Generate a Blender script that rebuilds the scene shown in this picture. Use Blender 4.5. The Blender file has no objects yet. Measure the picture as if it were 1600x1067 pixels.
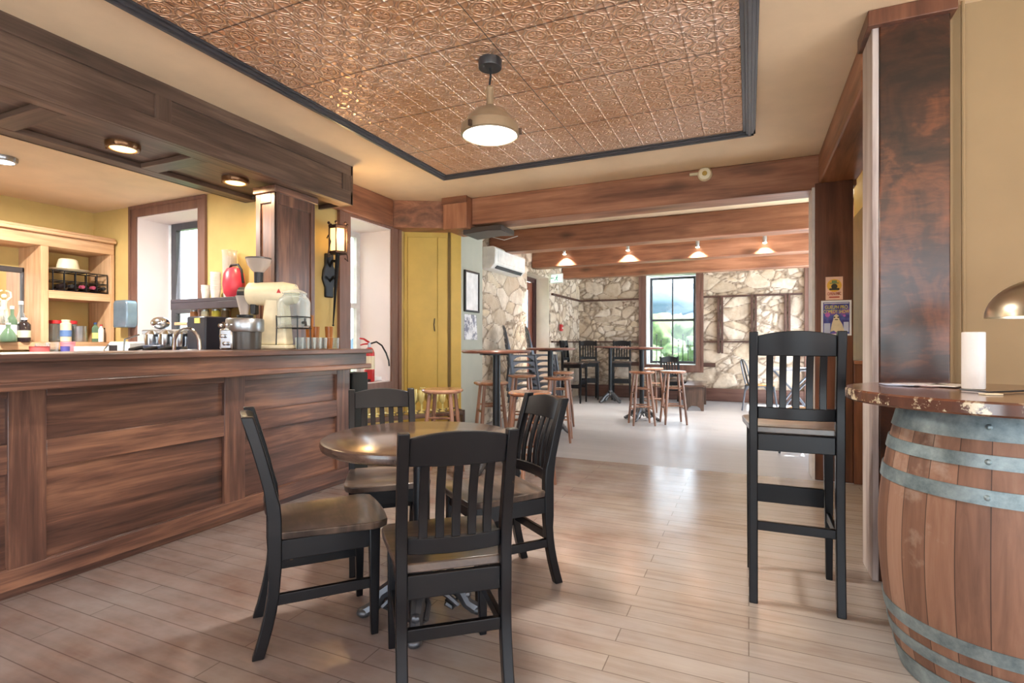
import bpy, bmesh, math, random
from mathutils import Vector, Matrix, noise as mnoise
random.seed(7)
PI = math.pi
scene = bpy.context.scene
COL = scene.collection
R = math.radians

# ---------------------------------------------------------------- camera
F_PX, HOR, CAM_H = 830.0, 536.0, 1.13
YAW = math.atan(370 / F_PX)
cam_d = bpy.data.cameras.new('camera'); cam = bpy.data.objects.new('camera', cam_d); COL.objects.link(cam)
cam.location = (0, 0, CAM_H); cam.rotation_euler = (PI / 2, 0, YAW)
cam_d.sensor_width = 36; cam_d.lens = 36 * F_PX / 1600; cam_d.shift_y = 2.5 / 1600
cam_d.clip_start = .02; cam_d.clip_end = 400
scene.camera = cam

# ---------------------------------------------------------------- world, sun, exposure
vs = scene.view_settings
vs.view_transform = 'Standard'; vs.look = 'None'; vs.gamma = 1; vs.use_curve_mapping = False
vs.exposure = 2.0
world = bpy.data.worlds.new('world'); scene.world = world; world.use_nodes = True
bg = world.node_tree.nodes['Background']
bg.inputs['Color'].default_value = (.80, .90, 1.0, 1); bg.inputs['Strength'].default_value = 1.45
def light(kind, loc, rot, power, color=(1, 1, 1), size=1, size_y=None, spot=None):
    d = bpy.data.lights.new('lamp_light', kind); d.energy = power; d.color = color
    if kind == 'AREA':
        d.size = size
        if size_y: d.shape = 'RECTANGLE'; d.size_y = size_y
    elif kind == 'SUN': d.angle = size
    else: d.shadow_soft_size = size
    if spot: d.spot_size = spot; d.spot_blend = .6
    o = bpy.data.objects.new('lamp_light', d); COL.objects.link(o); o.location = loc; o.rotation_euler = rot
    return o
sun = light('SUN', (12, 10, 12), (0, R(27), R(8)), 9.0, (1, .97, .92), R(.6))

# ---------------------------------------------------------------- helpers: places
FWD = (-math.sin(YAW), math.cos(YAW)); RGT = (math.cos(YAW), math.sin(YAW))
def _ray(x, y):
    a = (x - 800) / F_PX
    return (FWD[0] + a * RGT[0], FWD[1] + a * RGT[1], (HOR - y) / F_PX)
def onX(x, y, X):
    d = _ray(x, y); t = X / d[0]; return (X, d[1] * t, CAM_H + d[2] * t)
def onY(x, y, Y):
    d = _ray(x, y); t = Y / d[1]; return (d[0] * t, Y, CAM_H + d[2] * t)

# ---------------------------------------------------------------- helpers: materials
class NT:
    """small expression layer over shader nodes"""
    def __init__(s, name):
        s.m = bpy.data.materials.new(name); s.m.use_nodes = True
        s.t = s.m.node_tree; s.n = s.t.nodes; s.l = s.t.links
        s.b = s.n['Principled BSDF']; s.out = s.n['Material Output']
    def new(s, t, **k):
        nd = s.n.new(t)
        for a, v in k.items(): setattr(nd, a, v)
        return nd
    def put(s, sock, v):
        if hasattr(v, 'is_linked') or hasattr(v, 'links'): s.l.new(v, sock)
        else: sock.default_value = v
    def math(s, op, a, b=0.0, c=None):
        nd = s.new('ShaderNodeMath', operation=op); s.put(nd.inputs[0], a); s.put(nd.inputs[1], b)
        if c is not None: s.put(nd.inputs[2], c)
        return nd.outputs[0]
    def coord(s, scale=(1, 1, 1), loc=(0, 0, 0), rnd=False):
        tc = s.new('ShaderNodeTexCoord'); mp = s.new('ShaderNodeMapping')
        mp.inputs['Scale'].default_value = scale; mp.inputs['Location'].default_value = loc
        s.l.new(tc.outputs['Object'], mp.inputs['Vector'])
        if rnd:
            oi = s.new('ShaderNodeObjectInfo'); k = s.math('MULTIPLY', oi.outputs['Random'], 37.0)
            s.l.new(k, mp.inputs['Location'])
        return mp.outputs[0]
    def noise(s, vec, scale=5, detail=4, rough=.55, dist=0):
        nd = s.new('ShaderNodeTexNoise'); s.l.new(vec, nd.inputs['Vector'])
        nd.inputs['Scale'].default_value = scale; nd.inputs['Detail'].default_value = detail
        nd.inputs['Roughness'].default_value = rough; nd.inputs['Distortion'].default_value = dist
        return nd.outputs['Fac']
    def ramp(s, fac, stops):
        nd = s.new('ShaderNodeValToRGB'); s.l.new(fac, nd.inputs[0]); cr = nd.color_ramp
        while len(cr.elements) < len(stops): cr.elements.new(.5)
        for e, (p, c) in zip(cr.elements, stops):
            e.position = p; e.color = (*c, 1) if isinstance(c, tuple) else (c, c, c, 1)
        return nd.outputs[0]
    def mix(s, f, a, b, mode='MIX'):
        nd = s.new('ShaderNodeMix', data_type='RGBA', blend_type=mode)
        s.put(nd.inputs[0], f)
        for k, v in ((6, a), (7, b)): s.put(nd.inputs[k], (*v, 1) if isinstance(v, tuple) else v)
        return nd.outputs[2]
    def bump(s, h, strength=.3, dist=.01):
        nd = s.new('ShaderNodeBump'); s.l.new(h, nd.inputs['Height'])
        nd.inputs['Strength'].default_value = strength; nd.inputs['Distance'].default_value = dist
        s.l.new(nd.outputs[0], s.b.inputs['Normal']); return nd
    def fin(s, col=None, rough=.5, metal=0, spec=None, coat=None):
        if col is not None: s.put(s.b.inputs['Base Color'], (*col, 1) if isinstance(col, tuple) else col)
        s.put(s.b.inputs['Roughness'], rough); s.b.inputs['Metallic'].default_value = metal
        if spec is not None: s.b.inputs['Specular IOR Level'].default_value = spec
        if coat: s.b.inputs['Coat Weight'].default_value = coat; s.b.inputs['Coat Roughness'].default_value = .15
        return s.m
def srgb(r, g, b):
    f = lambda c: (c / 12.92 if c <= .04045 else ((c + .055) / 1.055) ** 2.4)
    return tuple(f(v / 255) for v in (r, g, b))
_plain = {}
def plain(name, rgb, rough=.5, metal=0, var=.12, spec=None):
    """slightly mottled plain colour"""
    if name in _plain: return _plain[name]
    n = NT(name); c = srgb(*rgb); v = n.noise(n.coord(), 9, 3)
    hi = tuple(min(1, x * (1 + var)) for x in c); lo = tuple(x * (1 - var) for x in c)
    _plain[name] = n.fin(n.ramp(v, [(.3, lo), (.7, hi)]), rough, metal, spec)
    return _plain[name]
def wood(name, dark, mid, lite, axis=0, rough=.45, knots=0, grain=1.0, coat=None, rnd=True):
    n = NT(name); sc = [22 * grain] * 3; sc[axis] = 1.3 * grain
    v = n.coord(tuple(sc), rnd=rnd)
    a = n.noise(v, 1, 6, .62, .6)
    sc2 = [90 * grain] * 3; sc2[axis] = 4
    b = n.noise(n.coord(tuple(sc2)), 1, 3, .6)
    sc3 = [3.2] * 3; sc3[axis] = 1.1
    c = n.noise(n.coord(tuple(sc3), rnd=rnd), 1, 3, .5, .4)
    m = n.math('ADD', n.math('MULTIPLY', a, .5), n.math('MULTIPLY', c, .38)); m = n.math('ADD', m, n.math('MULTIPLY', b, .12))
    col = n.ramp(m, [(.36, srgb(*dark)), (.5, srgb(*mid)), (.64, srgb(*lite))])
    if knots:
        vo = n.new('ShaderNodeTexVoronoi'); ks = [4.2] * 3; ks[axis] = 1.6
        n.l.new(n.coord(tuple(ks), rnd=rnd), vo.inputs['Vector']); vo.inputs['Scale'].default_value = 1
        k = n.ramp(vo.outputs['Distance'], [(.05, 1.0), (.26, 0.0)])
        col = n.mix(n.math('MULTIPLY', k, knots), col, srgb(*[x * .35 for x in dark]))
    n.bump(a, .12, .004)
    return n.fin(col, rough, coat=coat)
def glassy(name, rgb=(235, 240, 240), clear=.8, rough=.03):
    n = NT(name); g = n.new('ShaderNodeBsdfGlossy'); t = n.new('ShaderNodeBsdfTransparent'); mx = n.new('ShaderNodeMixShader')
    d = n.new('ShaderNodeBsdfPrincipled'); d.inputs['Base Color'].default_value = (*srgb(*rgb), 1); d.inputs['Roughness'].default_value = .15
    t.inputs[0].default_value = (*srgb(*rgb), 1)
    lw = n.new('ShaderNodeLayerWeight'); lw.inputs[0].default_value = .45
    f = n.math('ADD', n.math('MULTIPLY', lw.outputs['Facing'], .6), 1 - clear)
    n.l.new(f, mx.inputs[0]); n.l.new(t.outputs[0], mx.inputs[1]); n.l.new(d.outputs[0], mx.inputs[2])
    n.l.new(mx.outputs[0], n.out.inputs[0]); return n.m
def pane(name):
    n = NT(name); g = n.new('ShaderNodeBsdfGlossy'); t = n.new('ShaderNodeBsdfTransparent'); mx = n.new('ShaderNodeMixShader')
    g.inputs['Roughness'].default_value = .02; mx.inputs[0].default_value = .05
    t.inputs[0].default_value = (.97, .99, 1, 1)
    n.l.new(t.outputs[0], mx.inputs[1]); n.l.new(g.outputs[0], mx.inputs[2]); n.l.new(mx.outputs[0], n.out.inputs[0]); return n.m
def emit(name, rgb, s):
    n = NT(name); n.fin(srgb(*rgb), .3)
    n.b.inputs['Emission Color'].default_value = (*srgb(*rgb), 1); n.b.inputs['Emission Strength'].default_value = s; return n.m

# --- surfaces
def mk_wall(name, rgb, var=.07, rough=.75, bump=.05):
    n = NT(name); c = srgb(*rgb); a = n.noise(n.coord(), 2.2, 4, .6); b = n.noise(n.coord(), 60, 3)
    n.bump(b, bump, .004)
    return n.fin(n.ramp(a, [(.3, tuple(x * (1 - var) for x in c)), (.7, tuple(min(1, x * (1 + var)) for x in c))]), rough)
M_CEIL = mk_wall('cream_ceiling_plaster', (232, 205, 170))
M_GOLD = mk_wall('gold_wall_paint', (204, 176, 112), .10)
M_BEIGE = mk_wall('beige_wall_paint', (152, 126, 92), .06)
M_YEL = mk_wall('mustard_yellow_paint', (206, 174, 84), .12, .5)
M_GREYW = mk_wall('grey_green_paint', (176, 178, 166), .06)
M_REVEAL = mk_wall('pale_pink_reveal', (226, 212, 210), .03)
M_TRIM = wood('brown_painted_trim', (96, 66, 56), (118, 84, 72), (132, 98, 86), 2, .45, rnd=False)
M_BASEB = wood('dark_baseboard', (80, 52, 44), (104, 72, 62), (120, 88, 76), 0, .45)
M_OAKX = [wood('stained_oak_' + 'xyz'[a], (48, 32, 27), (98, 66, 54), (150, 106, 82), a, .38, coat=.25) for a in range(3)]
M_CANX = [wood('canopy_oak_' + 'xyz'[a], (58, 45, 39), (90, 70, 60), (122, 98, 84), a, .45) for a in range(3)]
M_BEAMX = [wood('beam_pine_' + 'xyz'[a], (98, 60, 42), (148, 98, 72), (184, 130, 100), a, .42, .6, .5) for a in range(3)]
n = NT('dark_post_pine'); a = n.noise(n.coord((3, 3, 2.2)), 1, 4, .6, 1.2); b = n.noise(n.coord((9, 9, 30)), 1, 5, .65, .8); k = n.new('ShaderNodeTexVoronoi'); n.l.new(n.coord((3.3, 3.3, 2.3)), k.inputs['Vector']); k.inputs['Scale'].default_value = 1
c = n.ramp(n.math('ADD', n.math('MULTIPLY', a, .75), n.math('MULTIPLY', b, .25)), [(.36, srgb(30, 17, 12)), (.5, srgb(62, 34, 22)), (.64, srgb(118, 66, 40))])
c = n.mix(n.ramp(k.outputs['Distance'], [(.04, .9), (.17, 0.0)]), c, srgb(26, 14, 10)); n.bump(b, .1, .004)
M_POST = n.fin(c, .3, coat=.3)
M_HALF = wood('half_wall_pine', (56, 34, 26), (96, 58, 42), (128, 82, 60), 2, .35, .5, .5)
M_PINEX = [wood('pale_pine_' + 'xyz'[a], (176, 130, 92), (206, 164, 124), (226, 190, 152), a, .55) for a in range(3)]
M_STOOL = wood('stool_wood', (92, 60, 46), (138, 96, 74), (172, 128, 102), 2, .35, coat=.3)
M_STOOLT = wood('stool_seat_wood', (120, 74, 54), (160, 108, 80), (196, 150, 122), 0, .25, coat=.4)
M_TTOP = wood('dark_table_top', (44, 32, 27), (76, 57, 48), (108, 84, 70), 0, .22, coat=.6)
M_BTTOP = wood('bar_table_top', (96, 56, 46), (130, 84, 70), (160, 112, 96), 0, .3, coat=.3)
M_IRON = plain('black_cast_iron', (38, 40, 44), .35, .5)
M_IRON2 = plain('worn_silver_iron', (92, 93, 97), .38, .7)
M_BLK = plain('black_plastic', (28, 28, 32), .4)
M_CHROME = plain('chrome', (205, 208, 212), .18, 1)
M_STEEL = plain('brushed_steel', (170, 172, 175), .3, .9)
M_WHITE = plain('white_enamel', (232, 232, 230), .35)
M_CREAM = plain('cream_enamel', (226, 212, 180), .35)
M_RED = plain('red_paint', (190, 40, 44), .35)
M_PAPER = plain('white_paper', (236, 236, 238), .7)
M_GLASS = glassy('clear_glass', (240, 244, 244), .95); M_GLASSB = glassy('amber_glass', (190, 120, 60), .55)
M_GLASSG = glassy('green_glass', (130, 160, 130), .55); M_PANE = pane('window_pane')
M_GALV = None
def black_paint(name, base=(13, 13, 17), wear_or_light=(140, 104, 70), amount=.70):
    n = NT(name); v = n.coord(rnd=True); a = n.noise(v, 7, 6, .7); b = n.noise(v, 40, 4, .6)
    e = n.new('ShaderNodeNewGeometry'); p = n.ramp(e.outputs['Pointiness'], [(.52, 0.0), (.6, .35)])
    s = n.math('ADD', n.math('ADD', n.math('MULTIPLY', a, .75), n.math('MULTIPLY', b, .25)), n.math('MULTIPLY', p, .3))
    f = n.ramp(s, [(amount, 0.0), (amount + .05, 1.0)])
    return n.fin(n.mix(f, srgb(*base), srgb(*wear_or_light)), .32, spec=.35)
M_CHAIR = black_paint('worn_black_paint')
M_SEAT = None
def worn_seat(name, lo, hi):
    n = NT(name); v = n.coord((2, 10, 2), rnd=True); a = n.noise(v, 1.6, 5, .65, .5); b = n.noise(n.coord((1, 1, 1), rnd=True), 3, 4, .6)
    c = n.ramp(a, [(.35, srgb(*lo)), (.7, srgb(*hi))]); f = n.ramp(b, [(.38, 1.0), (.5, 0.0)])
    return n.fin(n.mix(f, c, srgb(40, 32, 30)), .28, coat=.4)
M_SEAT = worn_seat('worn_dark_seat', (52, 41, 38), (122, 102, 88))
n = NT('galvanised_hoop'); a = n.noise(n.coord(), 14, 5, .7)
M_GALV = n.fin(n.ramp(a, [(.3, srgb(98, 114, 120)), (.7, srgb(156, 172, 176))]), .45, .55)

# stone (colour from per-stone values stored on the mesh, fine grain from noise)
n = NT('rubble_stone')
at = n.new('ShaderNodeAttribute', attribute_name='stone'); sp = n.new('ShaderNodeSeparateColor'); n.l.new(at.outputs['Color'], sp.inputs[0])
tone = n.ramp(sp.outputs[0], [(0, srgb(196, 178, 156)), (.3, srgb(220, 204, 184)), (.6, srgb(234, 222, 208)), (.85, srgb(216, 198, 172)), (1, srgb(204, 192, 182))])
sv = n.noise(n.coord(), 9, 6, .7); tone = n.mix(n.ramp(sv, [(.35, .45), (.6, 0.0)]), tone, srgb(168, 144, 118))
mort = n.ramp(n.noise(n.coord(), 20, 4), [(.3, srgb(122, 102, 86)), (.7, srgb(180, 162, 142))])
col = n.mix(n.ramp(sp.outputs[1], [(.025, 1.0), (.08, 0.0)]), tone, mort)
n.bump(n.noise(n.coord(), 28, 6, .7), .5, .02); M_STONE = n.fin(col, .85)

# floor boards
def mk_floor(name, lo, hi, grey, gap, w=.1, rough=(.22, .42), warm=None):
    n = NT(name); v = n.coord(); br = n.new('ShaderNodeTexBrick'); n.l.new(v, br.inputs['Vector'])
    br.offset = .37; br.offset_frequency = 2; br.squash = 1
    br.inputs['Color1'].default_value = (0, 0, 0, 1); br.inputs['Color2'].default_value = (1, 1, 1, 1); br.inputs['Mortar'].default_value = (.5, .5, .5, 1)
    br.inputs['Scale'].default_value = 1; br.inputs['Mortar Size'].default_value = .0022; br.inputs['Mortar Smooth'].default_value = .2
    br.inputs['Bias'].default_value = 0; br.inputs['Brick Width'].default_value = 1.25; br.inputs['Row Height'].default_value = w
    g = n.noise(n.coord((2.2, 28, 1)), 1, 5, .6, .4); bl = n.noise(n.coord((1, 1.4, 1)), 1.7, 5, .62)
    f = n.math('ADD', n.math('MULTIPLY', g, .6), n.math('MULTIPLY', br.outputs['Color'], .14)); f = n.math('ADD', f, n.math('MULTIPLY', bl, .15))
    c = n.ramp(f, [(.25, srgb(*lo)), (.62, srgb(*hi))])
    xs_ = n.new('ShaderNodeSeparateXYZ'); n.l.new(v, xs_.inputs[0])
    wear_or_light = n.math('ADD', n.math('MULTIPLY', xs_.outputs[0], .42), n.math('MULTIPLY', n.noise(n.coord((.7, .9, 1)), 1.2, 4, .6), 1.1))  # warm left to grey right: the room's mixed light painted into the boards
    c = n.mix(n.ramp(wear_or_light, [(-.0, warm[0]), (.35, warm[1])]), c, srgb(176, 120, 88), 'MULTIPLY') if warm else c
    c = n.mix(n.ramp(bl, [(.3, 0.1), (.72, .7)]), c, srgb(*grey))
    c = n.mix(n.math('MULTIPLY', br.outputs['Fac'], gap), c, srgb(70, 52, 44))
    n.bump(n.math('ADD', n.math('MULTIPLY', g, .3), n.math('MULTIPLY', br.outputs['Fac'], -1.5)), .25, .003)
    rr = n.math('ADD', n.math('MULTIPLY', bl, rough[1] - rough[0]), rough[0])
    return n.fin(c, rr, spec=.7)
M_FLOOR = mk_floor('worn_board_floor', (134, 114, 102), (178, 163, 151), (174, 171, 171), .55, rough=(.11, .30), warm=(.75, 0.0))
M_FLOORB = mk_floor('grey_back_floor', (152, 152, 160), (182, 182, 188), (176, 178, 184), .2, .12)

# embossed copper
n = NT('embossed_copper')
tc = n.new('ShaderNodeTexCoord'); sx = n.new('ShaderNodeSeparateXYZ'); n.l.new(tc.outputs['Object'], sx.inputs[0])
mt = n.math
def cell(s, size): return mt('SUBTRACT', mt('FRACT', mt('DIVIDE', s, size)), .5)
def gauss(d, w): return mt('POWER', 2.718, mt('MULTIPLY', mt('POWER', mt('ABSOLUTE', mt('DIVIDE', d, w)), 2.0), -1.0))
def add(*a):
    r = a[0]
    for b in a[1:]: r = mt('ADD', r, b)
    return r
S = .152
u = cell(sx.outputs[0], S); v = cell(sx.outputs[1], S)
r0 = mt('SQRT', add(mt('POWER', mt('ABSOLUTE', u), 2.0), mt('POWER', mt('ABSOLUTE', v), 2.0)))
au = mt('ABSOLUTE', u); av = mt('ABSOLUTE', v)
cu = mt('SUBTRACT', au, .5); cv = mt('SUBTRACT', av, .5)
rc = mt('SQRT', add(mt('POWER', mt('ABSOLUTE', cu), 2.0), mt('POWER', mt('ABSOLUTE', cv), 2.0)))
re = mt('SQRT', add(mt('POWER', mt('ABSOLUTE', cu), 2.0), mt('POWER', mt('ABSOLUTE', v), 2.0)))
rf = mt('SQRT', add(mt('POWER', mt('ABSOLUTE', u), 2.0), mt('POWER', mt('ABSOLUTE', cv), 2.0)))
ang = mt('COSINE', mt('MULTIPLY', mt('ARCTAN2', v, u), 8.0))
h = add(gauss(mt('SUBTRACT', r0, .30), .030), mt('MULTIPLY', gauss(mt('SUBTRACT', r0, .40), .018), .6),
        mt('MULTIPLY', mt('MULTIPLY', gauss(mt('SUBTRACT', r0, .13), .07), add(ang, 1.0)), .55),
        gauss(mt('SUBTRACT', rc, .30), .025), mt('MULTIPLY', gauss(rc, .09), 1.1),
        mt('MULTIPLY', gauss(mt('SUBTRACT', re, .16), .03), .8), mt('MULTIPLY', gauss(mt('SUBTRACT', rf, .16), .03), .8),
        mt('MULTIPLY', gauss(cu, .03), .9), mt('MULTIPLY', gauss(cv, .03), .9))
U = cell(sx.outputs[0], S * 8); V = cell(sx.outputs[1], S * 4)
seam = mt('MAXIMUM', gauss(mt('SUBTRACT', mt('ABSOLUTE', U), .5), .0025), gauss(mt('SUBTRACT', mt('ABSOLUTE', V), .5), .007))
big = n.noise(n.coord(), 1.6, 3, .5)
c = n.ramp(add(mt('MULTIPLY', big, .7), mt('MULTIPLY', h, .16)), [(.25, srgb(216, 162, 122)), (.5, srgb(236, 194, 164)), (.75, srgb(246, 216, 200))])
c = n.mix(mt('MULTIPLY', seam, .9), c, srgb(60, 34, 22))
n.bump(add(h, mt('MULTIPLY', seam, -1.5)), 1.0, .009)
M_COPPER = n.fin(c, .28, .5)

# ---------------------------------------------------------------- helpers: geometry
class MB:
    def __init__(s): s.bm = bmesh.new()
    def box(s, a, b, M=None):
        (x0, y0, z0), (x1, y1, z1) = a, b
        vs_ = [s.bm.verts.new(Vector(p) if M is None else M @ Vector(p)) for p in
               ((x0, y0, z0), (x1, y0, z0), (x1, y1, z0), (x0, y1, z0), (x0, y0, z1), (x1, y0, z1), (x1, y1, z1), (x0, y1, z1))]
        for f in ((0, 3, 2, 1), (4, 5, 6, 7), (0, 1, 5, 4), (1, 2, 6, 5), (2, 3, 7, 6), (3, 0, 4, 7)): s.bm.faces.new([vs_[i] for i in f])
        return s
    def cbox(s, c, d, rz=0, rx=0, ry=0):
        M = Matrix.Translation(c) @ Matrix.Rotation(rz, 4, 'Z') @ Matrix.Rotation(ry, 4, 'Y') @ Matrix.Rotation(rx, 4, 'X')
        return s.box([-x / 2 for x in d], [x / 2 for x in d], M)
    def loft(s, rings, cap=True, closed=False):
        R_ = [[s.bm.verts.new(p) for p in r] for r in rings]
        n_ = len(R_[0]); k = len(R_)
        for i in range(k if closed else k - 1):
            a, b = R_[i], R_[(i + 1) % k]
            for j in range(n_):
                try: s.bm.faces.new((a[j], a[(j + 1) % n_], b[(j + 1) % n_], b[j]))
                except ValueError: pass
        if cap and not closed:
            s.bm.faces.new(R_[0][::-1]); s.bm.faces.new(R_[-1])
        return s
    def tube(s, pts, r, seg=8, closed=False):
        pts = [Vector(p) for p in pts]; rr = r if isinstance(r, (list, tuple)) else [r] * len(pts)
        rings = []; up = None
        for i, p in enumerate(pts):
            if closed: t = pts[(i + 1) % len(pts)] - pts[i - 1]
            else: t = pts[min(i + 1, len(pts) - 1)] - pts[max(i - 1, 0)]
            t.normalize()
            if up is None:
                up = Vector((0, 0, 1)) if abs(t.z) < .9 else Vector((1, 0, 0))
            a = t.cross(up); a.normalize(); b = a.cross(t); up = b
            rings.append([p + (a * math.cos(2 * PI * j / seg) + b * math.sin(2 * PI * j / seg)) * rr[i] for j in range(seg)])
        return s.loft(rings, closed=closed)
    def lathe(s, prof, c=(0, 0, 0), seg=24, M=None, cap=True, sx=1, sy=1):
        rings = []
        for r, z in prof:
            r = max(r, .0004)
            ring = [Vector((c[0] + sx * r * math.cos(2 * PI * j / seg), c[1] + sy * r * math.sin(2 * PI * j / seg), c[2] + z)) for j in range(seg)]
            rings.append([M @ p for p in ring] if M is not None else ring)
        return s.loft(rings, cap=cap)
    def prism(s, poly, a, b, axis=0):
        def P(p, t):
            return {0: (t, p[0], p[1]), 1: (p[0], t, p[1]), 2: (p[0], p[1], t)}[axis]
        return s.loft([[Vector(P(p, a)) for p in poly], [Vector(P(p, b)) for p in poly]])
    def sphere(s, c, r, seg=12, sc=(1, 1, 1)):
        prof = [(r * math.sin(PI * i / 8), -r * math.cos(PI * i / 8) * sc[2]) for i in range(9)]
        return s.lathe(prof, c, seg, sx=sc[0], sy=sc[1])
    def xf(s, M): bmesh.ops.transform(s.bm, matrix=M, verts=s.bm.verts); return s
    def build(s, name, mat, parent=None, bevel=0, smooth=35, loc=None, label=None):
        bmesh.ops.recalc_face_normals(s.bm, faces=s.bm.faces)
        me = bpy.data.meshes.new(name); s.bm.to_mesh(me); s.bm.free()
        me.materials.append(mat); me.shade_smooth(); me.set_sharp_from_angle(angle=R(smooth))
        o = bpy.data.objects.new(name, me); COL.objects.link(o)
        if parent is not None: o.parent = parent
        if loc: o.location = loc
        if bevel:
            m = o.modifiers.new('bevel', 'BEVEL'); m.width = bevel; m.segments = 2; m.limit_method = 'ANGLE'; m.angle_limit = R(40)
        if label: o['label'] = label
        return o
def thing(name, label, cat, loc=(0, 0, 0), rz=0, group=None):
    o = bpy.data.objects.new(name, None); COL.objects.link(o); o.location = loc; o.rotation_euler = (0, 0, rz)
    o.empty_display_size = .1
    return tag(o, label, cat, group)
def tag(o, label, cat, group=None):
    o['label'] = label; o['category'] = cat
    if group: o['group'] = group
    return o
def struct(o): o['kind'] = 'structure'; return o
def dup(root, loc, rz, label=None, group=None):
    def cp(o, par):
        c = o.copy(); COL.objects.link(c)
        if par is not None: c.parent = par
        for ch in kids.get(o.name, []): cp(ch, c)
        return c
    kids = {}
    def walk(o):
        kids[o.name] = [x for x in bpy.data.objects if x.parent == o]
        for x in kids[o.name]: walk(x)
    walk(root)
    r = cp(root, None); r.location = loc; r.rotation_euler = (0, 0, rz)
    if label: r['label'] = label
    if group: r['group'] = group
    return r
def text_mesh(name, body, size, mat, parent, loc, rot, depth=.0006, sx=1, align='CENTER', fit=None):
    cu = bpy.data.curves.new('txt', 'FONT'); cu.body = body; cu.size = size; cu.align_x = align; cu.extrude = depth
    to = bpy.data.objects.new('txt', cu); COL.objects.link(to)
    dg = bpy.context.evaluated_depsgraph_get(); dg.update()
    me = bpy.data.meshes.new_from_object(to.evaluated_get(dg)); bpy.data.objects.remove(to)
    me.materials.clear(); me.materials.append(mat)
    if fit:
        xs = [v_.co.x for v_ in me.vertices]; sx = fit / (max(xs) - min(xs))
    o = bpy.data.objects.new(name, me); COL.objects.link(o); o.parent = parent; o.location = loc; o.rotation_euler = rot; o.scale = (sx, 1, 1)
    return o
def wall(name, axis, p0, p1, u0, u1, z0, z1, mat, holes=()):
    """slab between planes p0..p1 on axis (0: x-normal, 1: y-normal) with rectangular holes (u0,u1,z0,z1)"""
    us = sorted({u0, u1, *[h[0] for h in holes], *[h[1] for h in holes]}); zs = sorted({z0, z1, *[h[2] for h in holes], *[h[3] for h in holes]})
    mb = MB()
    for i in range(len(us) - 1):
        for j in range(len(zs) - 1):
            cu_, cz = (us[i] + us[i + 1]) / 2, (zs[j] + zs[j + 1]) / 2
            if any(h[0] < cu_ < h[1] and h[2] < cz < h[3] for h in holes): continue
            a = (p0, us[i], zs[j]) if axis == 0 else (us[i], p0, zs[j]); b = (p1, us[i + 1], zs[j + 1]) if axis == 0 else (us[i + 1], p1, zs[j + 1])
            mb.box(a, b)
    return struct(mb.build(name, mat))

# ================================================================= SETTING
CH = 2.70
YF = 11.15         # far wall
XL = -3.6          # window wall beside the bar
YW = 3.3           # end wall behind the bar
XB = -6.27         # wall behind the back bar
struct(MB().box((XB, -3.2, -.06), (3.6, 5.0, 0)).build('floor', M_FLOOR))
struct(MB().box((-4.3, 5.0, -.06), (1.3, YF, -.001)).build('floor', M_FLOORB))
struct(MB().box((-3.9, -3.2, CH), (3.6, 5.35, CH + .1)).build('ceiling', M_CEIL))
struct(MB().box((-4.3, 5.35, CH), (1.3, YF + .4, CH + .1)).build('ceiling', M_CEIL))
struct(MB().box((XB - .2, -3.2, 2.49), (-3.9, YW + .3, 2.60)).build('ceiling', M_CEIL))
n = NT('outside_grass'); a = n.noise(n.coord(), 1.5, 6, .7)
struct(MB().box((-60, -60, -.5), (60, 90, -.4)).build('ground', n.fin(n.ramp(a, [(.35, srgb(56, 80, 44)), (.65, srgb(96, 116, 70))]), .9)))
M_BOUNCE = mk_wall('added_bounce_paving', (212, 218, 224), .05, .9)  # bright paving added outside to bounce sunlight up to the ceilings
struct(MB().box((1.3, YF - 16, -.3), (14, YF + 3, -.12)).build('ground', M_BOUNCE))  # added bounce paving on the right side
struct(MB().box((-14, -16, -.3), (14, -3.2, -.12)).build('ground', M_BOUNCE))  # added bounce paving behind the camera
struct(MB().box((1.3, 3.2, CH), (1.7, 9.75, CH + .1)).build('added_sun_blocker', M_CEIL))  # unseen overhang added to cut back the sun on the back floor
W1 = (onY(215, 400, YW)[0], onY(311, 400, YW)[0])     # opening of the window behind the bar
W1T = onY(311, 325, YW)[2]
wall('wall_back_bar', 0, XB - .2, XB, -3.2, YW + .3, 0, 2.55, M_GOLD)
wall('wall_bar_end', 1, YW, YW + .36, XB - .2, XL, 0, 2.6, M_GOLD, [(W1[0], W1[1], .95, W1T)])
# reveal lining (pale)
def lining(axis, a0, a1, p0, p1, z0, z1, name='window_lining', t=.012, mat=None, parent=None):
    mb = MB()
    def bx(u0, u1, zz0, zz1):
        mb.box((p0, u0, zz0) if axis == 0 else (u0, p0, zz0), (p1, u1, zz1) if axis == 0 else (u1, p1, zz1))
    bx(a0, a0 + t, z0, z1); bx(a1 - t, a1, z0, z1); bx(a0, a1, z1 - t, z1); bx(a0, a1, z0, z0 + t)
    return mb.build(name, mat or M_REVEAL, parent)
def casing(axis, a0, a1, p, out, w, z0, z1, parent, mat=M_TRIM, bottom=True, name='window_frame'):
    """moulded casing around an opening, on plane p standing out by `out` (signed)"""
    mb = MB()
    def bx(u0, u1, zz0, zz1, o):
        A, B = sorted((p, p + o)); mb.box((A, u0, zz0) if axis == 0 else (u0, A, zz0), (B, u1, zz1) if axis == 0 else (u1, B, zz1))
    for k, (wi, wo, o) in enumerate(((0, .75, .7), (.7, 1.0, 1.1))):
        o *= out
        bx(a0 - w * wo, a0 - w * wi, z0 - (w * wo if bottom else 0), z1 + w * wo, o); bx(a1 + w * wi, a1 + w * wo, z0 - (w * wo if bottom else 0), z1 + w * wo, o)
        bx(a0 - w * wi, a1 + w * wi, z1 + w * wi, z1 + w * wo, o)
        if bottom: bx(a0 - w * wi, a1 + w * wi, z0 - w * wo, z0 - w * wi, o)
    return mb.build(name, mat, parent)
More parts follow.
